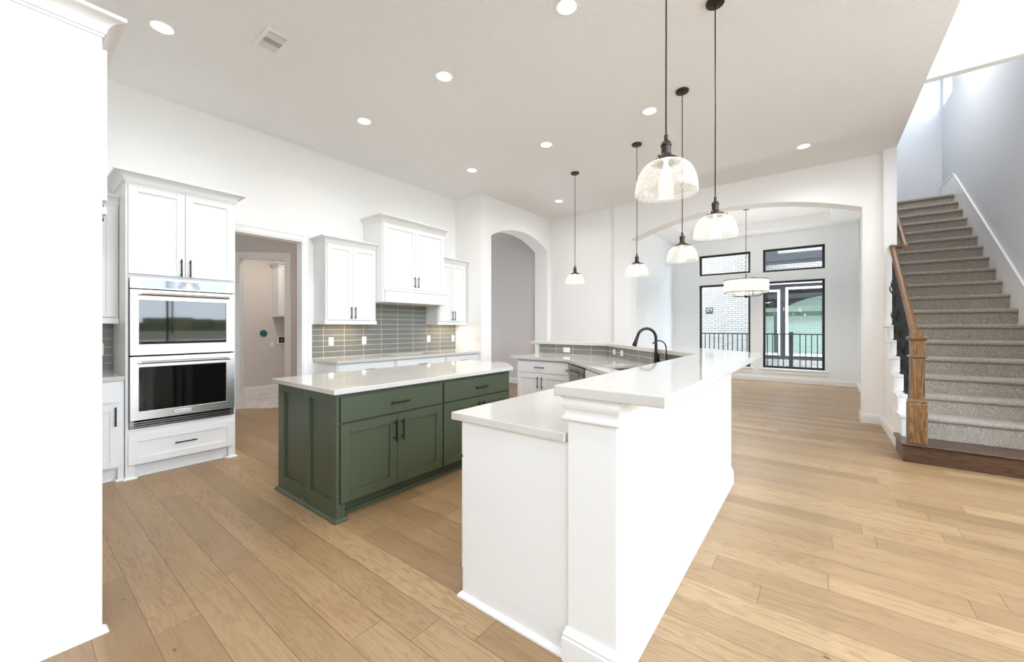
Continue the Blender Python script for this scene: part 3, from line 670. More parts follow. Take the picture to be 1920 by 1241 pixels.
tag(MB().extr('z', 1.068, 1.110, [(-.845, 1.362), (-.405, 1.362), (-.405, 4.165), (-2.19, 5.95), (-3.78, 5.95), (-3.78, 5.345), (-2.445, 5.345), (-.845, 3.745)]).build('bar_countertop', 'quartz', None, bevel=.005, seg=3),
    'raised white quartz bar top bending along the peninsula half wall', 'countertop')
# tiles on the kitchen side of the half wall
b = MB().box(-3.62, s_in - 5.39 + .004, 5.381, 5.3895, .917, 1.0665)
tag(b.build('bar_backsplash', 'tile_bar'), 'grey tile strip under the far end of the raised bar', 'backsplash')
Fd = FD(s_in); sB = (5.39 + 2.426) * R2; sA = (s_in + .80 + .80) * R2
b = MB().fbox(Fd, sA + .004, sB - .001, .0005, .009, .917, 1.0665)
tag(b.build('bar_backsplash', 'tile_diag'), 'angled grey tile strip behind the sink faucet', 'backsplash')
tag(MB().box(-.809, -.8005, 1.46, s_in + .80 - .006, .917, 1.0665).build('bar_backsplash', 'tile_kitchen'), 'grey tile strip on the near straight run of the half wall', 'backsplash')
# lower counter with the sink cut-out
sk0, sk1, sm0, sm1 = 3.52, 4.26, 2.195 * R2, 2.76 * R2
def PD(s, m): return (-s * R2 + m * R2, s * R2 + m * R2)
hole = [PD(sk0, sm0), PD(sk1, sm0), PD(sk1, sm1), PD(sk0, sm1)]
s_fr = 1.94
tag(MB().extr('z', .876, .914, [(-.811, 1.388), (-.811, s_in + .811 - .004), (s_in - 5.379 - .006, 5.379), (-3.60, 5.379), (-3.60, 4.59), (s_fr - 4.59, 4.59), (-1.472, s_fr + 1.472), (-1.472, 1.388)], [hole]).build('countertop', 'quartz', None, bevel=.004),
    'lower white quartz countertop around the sink inside the peninsula', 'countertop')
def hollow(fr, u0, u1, n0, n1, z0, z1, w, b):
    b.fbox(fr, u0, u1, n0, n1, z0 - w, z0); b.fbox(fr, u0 - w, u0, n0 - w, n1 + w, z0 - w, z1); b.fbox(fr, u1, u1 + w, n0 - w, n1 + w, z0 - w, z1)
    b.fbox(fr, u0, u1, n0 - w, n0, z0 - w, z1); b.fbox(fr, u0, u1, n1, n1 + w, z0 - w, z1); return b
FM = lambda s, m, z: (*PD(s, m), z)
sk = thing('sink', 'undermount stainless steel sink in the angled counter behind the bar', 'sink', (*PD(3.89, 1.75), .68))
hollow(FM, sk0 - .006, sk1 + .006, sm0 - .006, sm1 + .006, .67, .875, .004, MB()).build('basin', 'sink', sk)
x, y = PD(3.89, 1.77); MB().lathe([(.045, .671), (.045, .675), (.03, .676), (.028, .672)], x, y, 24).build('drain', 'chrome', sk, smooth=True)
# peninsula base cabinets: straight run, sink base, dishwasher, end run
def pen_cab(y0, y1, label, end=False):
    t = thing('base_cabinet', label, 'cabinet', (-1.1, (y0 + y1) / 2, 0)); F = FXn(-1.405)
    b = MB().box(-1.405, -.801, y0, y1, .115, .875).box(-1.33, -.812, y0, y1, 0, .115)
    if end: b.box(-1.405, -1.33, y0, y0 + .02, 0, .115)
    b.build('body', 'cab', t, bevel=.001); ym = (y0 + y1) / 2
    d = slabfront(F, y0 + .012, y1 - .012, .70, .865, 'cab', t, th=.018); pull(F, ym, .78, d, False, n=.018)
    d = shaker(F, y0 + .012, ym - .002, .13, .685, 'cab', t, th=.018); pull(F, ym - .03, .58, d, n=.018)
    d = shaker(F, ym + .002, y1 - .012, .13, .685, 'cab', t, th=.018); pull(F, ym + .03, .58, d, n=.018)
    if end: MB().sweep([(-1.33, 1.43), (-1.405, 1.43), (-1.405, 1.405), (-.80, 1.405)], shoe(.02), 1).build('shoe_moulding', 'cab', t)
    return t
pen_cab(1.405, 2.36, 'white base cabinet with a plain end panel, nearest the camera inside the peninsula', True)
pen_cab(2.364, 3.30, 'white base cabinet inside the peninsula between the end panel unit and the sink corner')
t = thing('sink_base_cabinet', 'white sink base cabinet set at an angle below the sink', 'cabinet', (*PD(3.9, 1.5), 0))
b = MB(); fm0 = 1.985 * R2; fm1 = 2.9 * R2
b.fbox(FM, 3.45, 3.47, fm0, fm1, .115, .875).fbox(FM, 4.34, 4.36, fm0, fm1, .115, .875).fbox(FM, 3.47, 4.34, fm0, fm0 + .02, .115, .875).fbox(FM, 3.47, 4.34, fm1 - .02, fm1, .115, .875)
b.fbox(FM, 3.47, 4.34, fm0 + .02, fm1 - .02, .115, .135).fbox(FM, 3.45, 4.36, fm0 + .07, fm1, 0, .115)
b.build('body', 'cab', t, bevel=.001)
F = FD(1.985)
slabfront(F, 3.475, 4.345, .70, .858, 'cab', t, name='false_front')
d = shaker(F, 3.475, 3.908, .13, .685, 'cab', t); pull(F, 3.878, .58, d)
d = shaker(F, 3.912, 4.345, .13, .685, 'cab', t); pull(F, 3.942, .58, d)
t = thing('dishwasher', 'dark stainless dishwasher with a thick bar handle beside the sink cabinet', 'dishwasher', (*PD(4.7, 1.6), 0))
MB().fbox(FM, 4.375, 4.985, fm0 + .02, fm1 - .05, .02, .862).build('body', 'void', t)
d = MB().fbox(F, 4.388, 4.975, -.015, .026, .11, .862).build('door', 'dwsteel', t, bevel=.004)
b = MB(); b.tube([F(4.42, .075, .782), F(4.945, .075, .782)], .0125, 14)
for s in (4.425, 4.94): b.tube([F(s - .012, .075, .782), F(s + .012, .075, .782)], .0165, 14); b.fbox(F, s - .011, s + .011, .025, .072, .773, .791)
b.build('handle', 'chrome', d)
MB().tube([F(4.4075, .075, .782), F(4.4125, .075, .782)], .0105, 14).build('handle_medallion', 'letter', d)
MB().fbox(F, 4.39, 4.97, -.05, .0, .02, .10).build('kick_plate', 'black', t)
t = thing('base_cabinet', 'white base cabinet with a drawer over two doors at the far peninsula end', 'cabinet', (-3.1, 4.9, 0))
b = MB().extr('z', .115, .875, [(-3.505, 4.64), (-2.625, 4.64), (-2.56, 4.575), (-2.56, 4.72), (-2.60, 5.37), (-3.505, 5.37)]).box(-3.505, -2.62, 4.71, 5.37, 0, .115)
b.build('body', 'cab', t, bevel=.001); F = FY(4.64)
d = slabfront(F, -3.487, -2.637, .698, .861, 'cab', t); pull(F, -3.087, .775, d, False)
d = shaker(F, -3.487, -3.071, .13, .683, 'cab', t, rail=.066); pull(F, -3.118, .56, d)
d = shaker(F, -3.065, -2.637, .13, .683, 'cab', t, rail=.066); pull(F, -3.049, .56, d)

# faucets
fx, fy = PD(3.93, 2.86 * R2); F0 = lambda o, z, s=0: (fx - o * R2 - s * R2, fy - o * R2 + s * R2, z)
t = thing('kitchen_faucet', 'matte black pull-down gooseneck faucet behind the bar', 'faucet', (fx, fy, .914))
b = MB().lathe([(.030, .914), (.030, .920), (.025, .924), (.0235, .99), (.021, 1.02), (.0165, 1.08), (.015, 1.11)], fx, fy, 24); b.build('body', 'black', t, smooth=True)
pts = [F0(0, 1.08), F0(0, 1.16), F0(0, 1.225)]
for i in range(1, 13):
    a = math.pi * i / 12 * .93; pts.append(F0(.103 * (1 - math.cos(a)), 1.225 + .103 * math.sin(a)))
sp = MB().tube(pts, .0145, 14).build('spout', 'black', t, smooth=True)
e = Vector(pts[-1]); dirv = (e - Vector(pts[-2])).normalized()
MB().tube([e - dirv * .004, e + dirv * .03, e + dirv * .06, e + dirv * .105, e + dirv * .11], [.0155, .0165, .019, .0245, .022], 18).build('spray_head', 'black', sp, smooth=True)
MB().tube([F0(0, .965, -.018), F0(0, .965, -.045), F0(.004, .985, -.068), F0(.01, 1.03, -.078), F0(.014, 1.068, -.082)], [.019, .018, .011, .0085, .010], 12).build('lever', 'black', t, smooth=True)
gx, gy = PD(3.72, 2.86 * R2); G0 = lambda o, z: (gx - o * R2, gy - o * R2, z)
t = thing('drinking_water_faucet', 'slim black gooseneck drinking water tap right of the main faucet', 'faucet', (gx, gy, .914))
MB().lathe([(.020, .914), (.020, .920), (.012, .928), (.0105, .985), (.007, .99)], gx, gy, 18).build('body', 'black', t, smooth=True)
pts = [G0(0, .98), G0(0, 1.13)]
for i in range(1, 13):
    a = math.pi * i / 12 * .80; pts.append(G0(.078 * (1 - math.cos(a)), 1.13 + .078 * math.sin(a)))
MB().tube(pts, .0062, 10).build('spout', 'black', t, smooth=True)

# ------------------------------------------------------------------ outlets and switches
def plate(fr, u, z, label, kind='outlet', w=.072, h=.117, n=0.0, gang=1):
    x, y, zz = fr(u, n, z); horiz = w > h * 1.05 and gang == 1
    t = thing('wall_outlet' if kind == 'outlet' else 'light_switch', label, 'outlet' if kind == 'outlet' else 'light switch', (x, y, zz))
    MB().fbox(fr, u - w / 2, u + w / 2, n + .0002, n + .0055, z - h / 2, z + h / 2).build('cover_plate', 'plate', t, bevel=.0015)
    for g in range(gang):
        ug = u + (g - (gang - 1) / 2) * .046
        if kind == 'switch': MB().fbox(fr, ug - .0165, ug + .0165, n + .0056, n + .0085, z - .033, z + .033).build('rocker', 'plate', t, bevel=.001)
        else:
            for s in (-1, 1):
                uc, zc = (ug + s * .02, z) if horiz else (ug, z + s * .02)
                MB().fbox(fr, uc - .015, uc + .015, n + .0056, n + .0072, zc - .0135, zc + .0135).build('receptacle', 'plate', t, bevel=.001)
                b = MB()
                for d in (-1, 1):
                    if horiz: b.fbox(fr, uc - .004, uc + .004, n + .0073, n + .0078, zc + d * .005 - .001, zc + d * .005 + .001)
                    else: b.fbox(fr, uc + d * .005 - .001, uc + d * .005 + .001, n + .0073, n + .0078, zc - .001, zc + .007)
                b.build('slots', 'slot', t)
    return t
Fb = FX(-5.4105)
plate(Fb, 2.812, 1.142, 'white outlet on the range backsplash, nearest the doorway')
plate(Fb, 3.323, 1.142, 'white outlet on the range backsplash under the left wall cabinet')
plate(Fb, 4.571, 1.138, 'white outlet on the range backsplash just right of the hood')
plate(Fb, 5.155, 1.135, 'white outlet at the right end of the range backsplash')
plate(Fb, .545, 1.13, 'white outlet on the backsplash left of the oven tower')
plate(FY(5.22), -4.828, 1.14, 'triple white switch plate on the wall right of the range counter', 'switch', w=.162, gang=3)
plate(FY(7.47), -4.45, 1.38, 'single white switch plate on the back wall beside the narrow arch', 'switch', w=.072, h=.117)
plate(FY(5.381), -3.10, .987, 'wide white outlet on the tile strip at the far end of the bar', w=.117, h=.076)
plate(Fd, (5.184 + 2.224) * R2, 1.0, 'white plate on the angled tile strip, left of the faucet and farther from it', w=.08, h=.078, n=.009)
plate(Fd, (5.0 + 2.04) * R2, 1.0, 'white plate on the angled tile strip, nearer the faucet', w=.08, h=.078, n=.009)
plate(FY(11.6), .30, .375, 'white outlet low on the dining room wall right of the windows')
plate(FXn(.70), 6.62, .33, 'white outlet low on the side wall of the staircase')

# ------------------------------------------------------------------ utility room fittings seen through the doorway
Fu = FX(-8.95)
t = thing('laundry_cabinet', 'white wall cabinet high in the utility room beyond the doorway', 'cabinet', (-8.78, 3.75, 1.54))
MB().box(-8.949, -8.64, 3.40, 4.09, 1.55, 2.58).build('body', 'cab', t, bevel=.001)
F = FX(-8.64); shaker(F, 3.415, 3.745, 1.57, 2.56, 'cab', t); shaker(F, 3.75, 4.08, 1.57, 2.56, 'cab', t)
crown([(-8.949, 3.40), (-8.64, 3.40), (-8.64, 4.09)], 2.57, 2.65, .06, t, 1)
pt = lambda u, v, X: None
b = MB(); b.tube([(-8.949, 3.235, 1.215), (-8.935, 3.235, 1.215)], .065, 28); tg = b.build('round_cover', 'teal'); tag(tg, 'round teal cover plate on the utility room wall', 'cover plate')
plate(Fu, 3.40, .985, 'white outlet on the utility room wall beside the washer box')
t = thing('washer_outlet_box', 'recessed white washing machine connection box on the utility room wall', 'utility box', (-8.94, 3.65, 1.06))
b = MB().extr('x', -8.949, -8.93, rect(3.49, 3.80, .98, 1.16), [rect(3.52, 3.77, 1.01, 1.13)]); b.build('frame', 'plate', t)
MB().box(-8.949, -8.945, 3.52, 3.77, 1.01, 1.13).build('recess', 'slot', t)
b = MB()
for y in (3.58, 3.70): b.tube([(-8.944, y, 1.085), (-8.925, y, 1.085)], .016, 12); b.box(-8.944, -8.93, y - .03, y + .03, 1.045, 1.06)
b.build('valves', 'chrome', t)

# ------------------------------------------------------------------ recessed ceiling lights
def downlight(i, x, y, z, label, power=7.5):
    t = thing('recessed_downlight', label, 'ceiling light', (x, y, z), 'recessed ceiling lights')
    MB().lathe([(.068, z - .004), (.075, z - .007), (.090, z - .005), (.093, z - .0005), (.068, z - .0005)], x, y, 40, closed=True).build('trim_ring', 'plate', t, smooth=True)
    MB().lathe([(.0675, z - .001), (.0675, z - .003), (.001, z - .0032)], x, y, 32).build('lens', 'can', t)
    l = area('downlight_lamp', (x, y, z - .02), (0, 0, 0), .13, .13, power, (1, .985, .96), shape='DISK'); l.data.spread = math.radians(150)
    return t
CANS = [(-4.139, .769, 'nearest the tall cabinet, beside the air vent'), (-2.82, 2.574, 'over the green island'), (-4.17, 2.563, 'in front of the doorway'),
        (-4.175, 4.376, 'in front of the hood cabinet'), (-2.82, 4.36, 'beyond the island, between the hood cabinet and the pendants'), (-3.895, 6.467, 'nearest the back wall beside the narrow arch'),
        (-1.475, 4.385, 'between the pendant cords over the sink'), (-.15, 6.492, 'farthest right, in front of the wide arch'), (-1.482, 2.576, 'cut by the top edge of the view, above the counter')]
for i, (x, y, w) in enumerate(CANS): downlight(i, x, y, CZ, 'round recessed ceiling light ' + w, 4.0 if (y > 5 and x < -1) else 7.5)
for x, y in ((-1.48, .77), (-.1, .9), (-.1, 3.9)): area('downlight_lamp', (x, y, CZ - .02), (0, 0, 0), .13, .13, 7.5, (1, .985, .96), shape='DISK')
area('utility_fill', (-7.9, 3.0, 3.02), (0, 0, 0), .3, .3, 14, (1, .93, .84), shape='DISK')  # unseen warm fill, added to light the utility room
area('hall_fill', (-6.2, 2.0, 3.02), (0, 0, 0), .15, .15, 4, (1, .88, .72), shape='DISK')  # fill added for the little hall, no fixture in view

area('stairwell_fill', (1.35, 8.6, 6.45), (0, 0, 0), .5, .5, 35, (1, .98, .95), shape='DISK')  # no lamp seen here; added to brighten the dim stair shaft
for x, y in ((2.2, 1.0), (2.2, 4.0), (3.8, 2.5)): area('great_room_fill', (x, y, 5.88), (0, 0, 0), .3, .3, 10, (1, .98, .95), shape='DISK')  # fill added out of view, lifts the header and lower stairs
struct(MB().box(XR + .16, 13, -12, 14, -.25, -.2).build('ground_bounce', 'concrete'))  # unseen pale ground, added to bounce daylight up to the ceiling
# air vent
t = thing('ceiling_vent', 'white louvred air vent in the ceiling above the oven tower', 'air vent', (-3.62, 1.375, CZ))
vx0, vx1, vy0, vy1, vz = -3.79, -3.45, 1.275, 1.475, CZ - .001
MB().extr('z', vz - .008, vz, rect(vx0, vx1, vy0, vy1), [rect(vx0 + .045, vx1 - .045, vy0 + .035, vy1 - .035)]).build('frame', 'plate', t, bevel=.003)
MB().box(vx0 + .045, vx1 - .045, vy0 + .035, vy1 - .035, vz - .0015, vz).build('duct', 'slot', t)
b = MB(); wx = (vx1 - vx0 - .09) / 3
for g in range(3):
    gx0 = vx0 + .045 + g * wx; b.box(gx0 - .003, gx0 + .003, vy0 + .035, vy1 - .035, vz - .007, vz - .0016)
    if g == 1:
        for i in range(10): yy = vy0 + .04 + i * .0125; b.box(gx0 + .004, gx0 + wx - .004, yy, yy + .005, vz - .007, vz - .0016)
    else:
        for i in range(7): xx = gx0 + .006 + i * (wx - .01) / 7; b.box(xx, xx + .005, vy0 + .036, vy1 - .036, vz - .007, vz - .0016)
b.build('louvres', 'plate', t)

# ------------------------------------------------------------------ glass pendants over the bar
def pendant(x, y, label):
    t = thing('pendant_lamp', label, 'pendant lamp', (x, y, CZ), 'seeded glass pendants over the raised bar')
    MB().lathe([(.062, CZ - .0005), (.064, CZ - .006), (.060, CZ - .02), (.012, CZ - .024)], x, y, 28).build('canopy', 'bronze', t, smooth=False)
    MB().tube([(x, y, CZ - .02), (x + .001, y, 3.0), (x, y, 2.285)], .0042, 8).build('cord', 'black', t)
    MB().lathe([(.006, 2.305), (.009, 2.30), (.010, 2.275), (.022, 2.262), (.026, 2.25), (.026, 2.245), (.023, 2.243), (.023, 2.205), (.028, 2.20), (.030, 2.192),
                (.055, 2.180), (.068, 2.168), (.070, 2.162), (.020, 2.160)], x, y, 28).build('socket', 'bronze', t, smooth=False)
    for k in range(3):
        a = 2 * math.pi * k / 3 + .4; b = MB().tube([(x + .060 * math.cos(a), y + .060 * math.sin(a), 2.172), (x + .084 * math.cos(a), y + .084 * math.sin(a), 2.172)], .005, 8); b.build('thumb_screw', 'bronze', t)
    pr = []
    for i in range(15):
        a = math.pi / 2 * i / 14; pr.append((.060 + (.148 - .060) * math.sin(a) ** .92 if i else .060, 2.162 - .152 * (1 - math.cos(a) ** .95)))
    inn = [(r - .003, z - .001) for r, z in reversed(pr)]
    MB().lathe(pr + [(.1465, 2.0085)] + inn, x, y, 48).build('glass_shade', 'seeded', t, smooth=True)
    MB().lathe([(.010, 2.160), (.013, 2.14), (.026, 2.115), (.030, 2.095), (.026, 2.075), (.014, 2.062), (.002, 2.058)], x, y, 20).build('bulb', 'bulb', t, smooth=True)
    l = bpy.data.lights.new('pendant_light', 'POINT'); l.energy = .9; l.color = (1, .9, .78); l.shadow_soft_size = .04
    o = bpy.data.objects.new('pendant_light', l); COL.objects.link(o); o.location = (x, y, 2.035)
    return t
p0 = (-.598, 2.02); first = pendant(*p0, 'seeded glass dome pendant nearest the camera, its ceiling canopy out of view')
def pendant_copy(x, y, label):
    dup(first, (x, y, CZ), label); l = bpy.data.objects['pendant_light'].copy(); COL.objects.link(l); l.location = (x, y, 2.035)
pendant_copy(-.598, 3.208, 'seeded glass dome pendant second nearest, canopy at the top edge of the view')
pendant_copy(-1.088, 4.211, 'seeded glass dome pendant in the middle of the five, over the bend of the bar')
pendant_copy(-1.874, 5.075, 'seeded glass dome pendant second from the left, above the kitchen faucet')
pendant_copy(-2.984, 5.434, 'seeded glass dome pendant farthest left, over the far end of the bar')

# ------------------------------------------------------------------ dining chandelier
cx, cy = -1.19, 9.5
t = thing('drum_chandelier', 'white fabric drum chandelier on a chain in the dining room', 'chandelier', (cx, cy, 3.81))
MB().lathe([(.065, 3.809), (.065, 3.80), (.02, 3.785)], cx, cy, 24).build('canopy', 'bronze', t)
b = MB(); z = 3.79; i = 0
while z > 2.44:
    pts = []
    for k in range(9):
        a = 2 * math.pi * k / 8; o = .009 * math.cos(a); pts.append((cx + (o if i % 2 else 0), cy + (0 if i % 2 else o), z - .019 + .021 * math.sin(a)))
    b.tube(pts, .0026, 5, caps=False); z -= .034; i += 1
b.build('chain', 'bronze', t)
b = MB().tube([(cx, cy, 2.44), (cx, cy, 2.03)], .008, 10)
for k in range(3):
    a = 2 * math.pi * k / 3; b.tube([(cx, cy, 2.40), (cx + .395 * math.cos(a), cy + .395 * math.sin(a), 2.315)], .005, 6)
b.build('stem', 'bronze', t)
MB().lathe([(.41, 2.06), (.41, 2.32), (.405, 2.32), (.405, 2.06)], cx, cy, 64, closed=True).build('lamp_shade', 'shade', t, smooth=False)
MB().lathe([(.413, 2.055), (.413, 2.068), (.403, 2.068), (.403, 2.055)], cx, cy, 64, closed=True).lathe([(.413, 2.314), (.413, 2.326), (.403, 2.326), (.403, 2.314)], cx, cy, 64, closed=True).build('shade_rim', 'bronze', t)
MB().lathe([(.002, 2.03), (.028, 2.018), (.040, 1.99), (.028, 1.962), (.002, 1.95)], cx, cy, 20).build('finial', 'bronze', t, smooth=True)
for k in range(5):
    a = 2 * math.pi * k / 5 + .25; pts = [(cx + r * math.cos(a), cy + r * math.sin(a), z) for r, z in ((.02, 1.99), (.22, 1.99), (.265, 2.0), (.285, 2.03), (.29, 2.06), (.29, 2.12))]
    ar = MB().tube(pts, .008, 8).build('arm', 'bronze', t)
    MB().tube([(pts[-1][0], pts[-1][1], 2.12), (pts[-1][0], pts[-1][1], 2.19)], .012, 10).build('candle_bulb', 'bulb', ar)
l = bpy.data.lights.new('chandelier_light', 'POINT'); l.energy = 45; l.color = (1, .96, .9); l.shadow_soft_size = .15
o = bpy.data.objects.new('chandelier_light', l); COL.objects.link(o); o.location = (cx, cy, 2.2)

# ------------------------------------------------------------------ staircase
RS, TS, Z2, Y2 = .1914, .253, .419, 5.83
t = thing('staircase', 'straight staircase with grey-brown carpet, white sides and a stained oak starting step', 'staircase', (1.3, 5.5, 0))
xl, xr_ = .80, 1.872
# starting step
ss = MB().box(.673, 1.895, 5.52, 6.0, 0, .16).build('starting_step', 'oakx', t, bevel=.002)
MB().extr('x', .655, 1.895, [(5.49, .166), (5.485, .178), (5.49, .190), (6.0, .190), (6.0, .160), (5.50, .160)]).build('step_tread', 'oakx', ss, bevel=.002)
# carpet: one runner over all the steps, each nosing rounded
pr = [(Y2 + .035, .191)]
for k in range(18):
    y, z = Y2 + k * TS, Z2 + k * RS
    pr.append((y + .030, z - .055)); pr.append((y + .012, z - .050))
    for i in range(9):
        a = -math.pi / 2 - math.pi * i / 8 * .98; pr.append((y + .025 + .025 * math.cos(a), z - .025 + .025 * math.sin(a)))
    if k < 17: pr.append((y + TS + .028, z + .002))
yt, zt = Y2 + 17 * TS, Z2 + 17 * RS
pr += [(11.145, zt), (11.145, zt - .2), (yt + .4, zt - .25), (Y2 + .4, .191)]
# full-width carpet above the column, open-side carpet below it
MB().extr('x', .865, xr_, pr).build('carpet', 'carpet', t)
# white returns, risers and closed side under the open part
for k in range(6):
    y, z = Y2 + k * TS, Z2 - .006 + k * RS; y1 = min(7.259, y + TS)
    r = MB().box(.682, .8645, y - .012, y1, z - .03, z).build('tread_return', 'trimw', t, bevel=.004)
    MB().box(.699, .8645, y + .001, y + .0135, z - RS + .0005 if k else .1905, z - .0305).build('riser', 'trimw', r)
b = MB(); side = [(5.53, 0), (7.259, 0), (7.259, Z2 + 5 * RS - .04)]
sp_ = []
for k in reversed(range(6)): y, z = Y2 + k * TS, Z2 + k * RS; sp_ += [(y + .014, z - .04), (y + .014, z - RS - .04 if k else .16)]
struct(MB().extr('x', .700, .790, [(5.522, 0), (7.2595, 0), (7.2595, 1.33)] + sp_ + [(5.522, .158)]).build('wall_stringer', 'wall'))
sk = MB().extr('x', xr_ + .001, 1.896, [(5.57, .19), (5.57, .62), (10.2, 4.02), (11.14, 4.02), (11.14, 3.4), (10.3, 3.4), (6.2, .3), (6.1, .19)]).build('skirt_board', 'trimw', t)
MB().extr('x', 1.862, xr_, [(5.57, .60), (5.57, .64), (10.2, 4.05), (11.14, 4.05), (11.14, 4.02), (10.21, 4.02)]).build('skirt_cap', 'trimw', sk, bevel=.004)

# railing
t = thing('stair_railing', 'stained oak newel post and handrail with black iron balusters along the stairs', 'railing', (.78, 5.6, .19))
nx0, nx1, ny0, ny1 = .712, .848, 5.53, 5.666; ncx, ncy = .78, 5.598
n = MB()
def sq(z, h): return [(ncx - h, ncy - h, z), (ncx + h, ncy - h, z), (ncx + h, ncy + h, z), (ncx - h, ncy + h, z)]
lev = [(.1905, .068), (.575, .068), (.590, .064), (.600, .066), (.606, .066), (.615, .058), (.622, .051), (1.035, .049), (1.038, .060), (1.052, .064), (1.062, .060), (1.066, .049), (1.205, .049),
       (1.210, .056), (1.222, .066), (1.234, .072), (1.244, .072), (1.250, .060), (1.252, .048), (1.297, .048)]
vs = []; fs = []
for z, h in lev: vs += sq(z, h)
for i in range(len(lev) - 1):
    for k in range(4): fs.append((i * 4 + k, i * 4 + (k + 1) % 4, i * 4 + 4 + (k + 1) % 4, i * 4 + 4 + k))
fs += [(3, 2, 1, 0), tuple(range(len(vs) - 4, len(vs)))]
n.add(vs, fs).build('newel_post', 'oakz', t, bevel=.0015)
def sweep3(pts, prof):
    """rail section (side, up) carried along a 3-D path"""
    P = [Vector(p) for p in pts]; m = len(prof); vs = []
    for i, p in enumerate(P):
        a = (P[i] - P[i - 1]).normalized() if i else (P[1] - P[0]).normalized(); b_ = (P[i + 1] - P[i]).normalized() if i < len(P) - 1 else a
        d = (a + b_).normalized(); s_ = Vector((d.y, -d.x, 0)); sc_ = 1.0
        s_ = s_.normalized(); u = s_.cross(d).normalized(); u = Vector((0, 0, 1)) / max(.4, u.z) if abs(d.z) > .2 else Vector((0, 0, 1))
        h = Vector((a.x, a.y, 0)); hb = Vector((b_.x, b_.y, 0))
        if h.length > .1 and hb.length > .1: c_ = h.normalized().dot(hb.normalized()); sc_ = 1 / max(.5, math.sqrt((1 + c_) / 2))
        for o, z in prof: vs.append(p + s_ * o * sc_ + u * z)
    fs = [(i * m + k, i * m + (k + 1) % m, (i + 1) * m + (k + 1) % m, (i + 1) * m + k) for i in range(len(P) - 1) for k in range(m)]
    fs += [tuple(range(m))[::-1], tuple(range((len(P) - 1) * m, len(P) * m))]
    return MB().add(vs, fs)
RP = [(-.016, -.025), (.016, -.025), (.018, -.012), (.030, -.004), (.032, .010), (.026, .022), (.012, .029), (-.012, .029), (-.026, .022), (-.032, .010), (-.030, -.004), (-.018, -.012)]
zr = lambda y: 1.215 + (y - 5.66) * RS / TS
sweep3([(ncx, ncy + .049, zr(ncy + .049)), (ncx, 7.225, zr(7.225))], RP).build('handrail', 'oaky', t)
sweep3([(ncx - .03, 7.22, zr(7.225) - .002), (.90, 7.22, zr(7.225) - .002)], RP).build('handrail_return', 'oaky', t)
sweep3([(.90, 7.19, zr(7.19)), (.90, 10.0, zr(10.0))], RP).build('wall_handrail', 'oaky', t)
b = MB()
for y in (7.9, 8.9, 9.8): b.tube([(.827, y, zr(y) - .07), (.88, y, zr(y) - .07), (.90, y, zr(y) - .022)], .008, 8)
b.build('rail_bracket', 'bronze', t)
def baluster(x, y, zb, ztop, ornaments):
    h = .0078; b = MB().box(x - h, x + h, y - h, y + h, zb, ztop); e = .016
    b.box(x - e, x + e, y - e, y + e, zb, zb + .012)
    for zc in ornaments:
        for k in range(4):
            a = math.pi / 4 + math.pi / 2 * k; pts = []
            for i in range(9):
                s = i / 8; r = .036 * math.sin(math.pi * s) ** .9 + .004; tw = a + (s - .5) * 1.4; pts.append((x + r * math.cos(tw), y + r * math.sin(tw), zc - .058 + .116 * s))
            b.tube(pts, .0042, 5)
        for s in (-1, 1): b.box(x - .011, x + .011, y - .011, y + .011, zc + s * .060 - .006, zc + s * .060 + .006)
    return b.build('baluster', 'black', t)
for k in range(6):
    for j in range(2):
        y = Y2 + k * TS + .045 + j * .122
        if y > 7.2: continue
        zb = Z2 - .005 + k * RS; top = zr(y) - .022; mid = (zb + top) / 2
        baluster(.775, y, zb, top, (mid,) if j == 0 else (mid + .2, mid - .2))
baluster(.775, 5.73, .1905, zr(5.73) - .022, (.85, .5))

# ------------------------------------------------------------------ courtyard outside the dining windows
struct(MB().box(-12, 12, YD + .15, 60, -.16, -.1).build('ground_patio', 'concrete'))
g = MB().box(XR + .15, 400, -300, 300, -.3, -.25).box(-60, XR + .15, -300, YB - .15, -.3, -.25).build('ground_field', 'field'); struct(g)
t = thing('brick_house_wing', 'white brick wing of the house across the courtyard, seen through the left dining windows', 'building', (-4, 15, -.1))
MB().box(-9, -1.62, 15.0, 15.3, -.1, 5.2).build('brick_wall', 'brick', t)
MB().extr('y', 14.55, 14.95, [(-1.9, 3.95), (-1.3, 3.62), (-1.0, 3.44), (-1.0, 3.75), (-1.3, 3.95), (-1.9, 4.25)]).build('eave', 'charcoal', t)
MB().box(-9.2, -2.2, 14.5, 15.3, 5.2, 5.3).build('roof_edge', 'charcoal', t)
t = thing('wall_plaque', 'small square dark plaque with pale ring marks on the white brick wall outside', 'plaque', (-2.98, 15, 1.9))
MB().box(-3.09, -2.875, 14.97, 14.999, 1.81, 2.02).build('plate', 'charcoal', t, bevel=.01)
b = MB()
for x0, r in ((-3.01, .045), (-2.96, .06)):
    pts = [(x0 + r * math.cos(a), 14.966, 1.93 + r * math.sin(a)) for a in [math.radians(q) for q in range(60 if r > .05 else 20, 200 if r > .05 else 340, 14)]]
    if r > .05: pts = [(x0 + r * math.cos(math.radians(q)), 14.966, 1.93 + r * math.sin(math.radians(q))) for q in range(-40, 100, 14)]
    b.tube(pts, .006, 6)
b.build('ring_marks', 'plate', t)
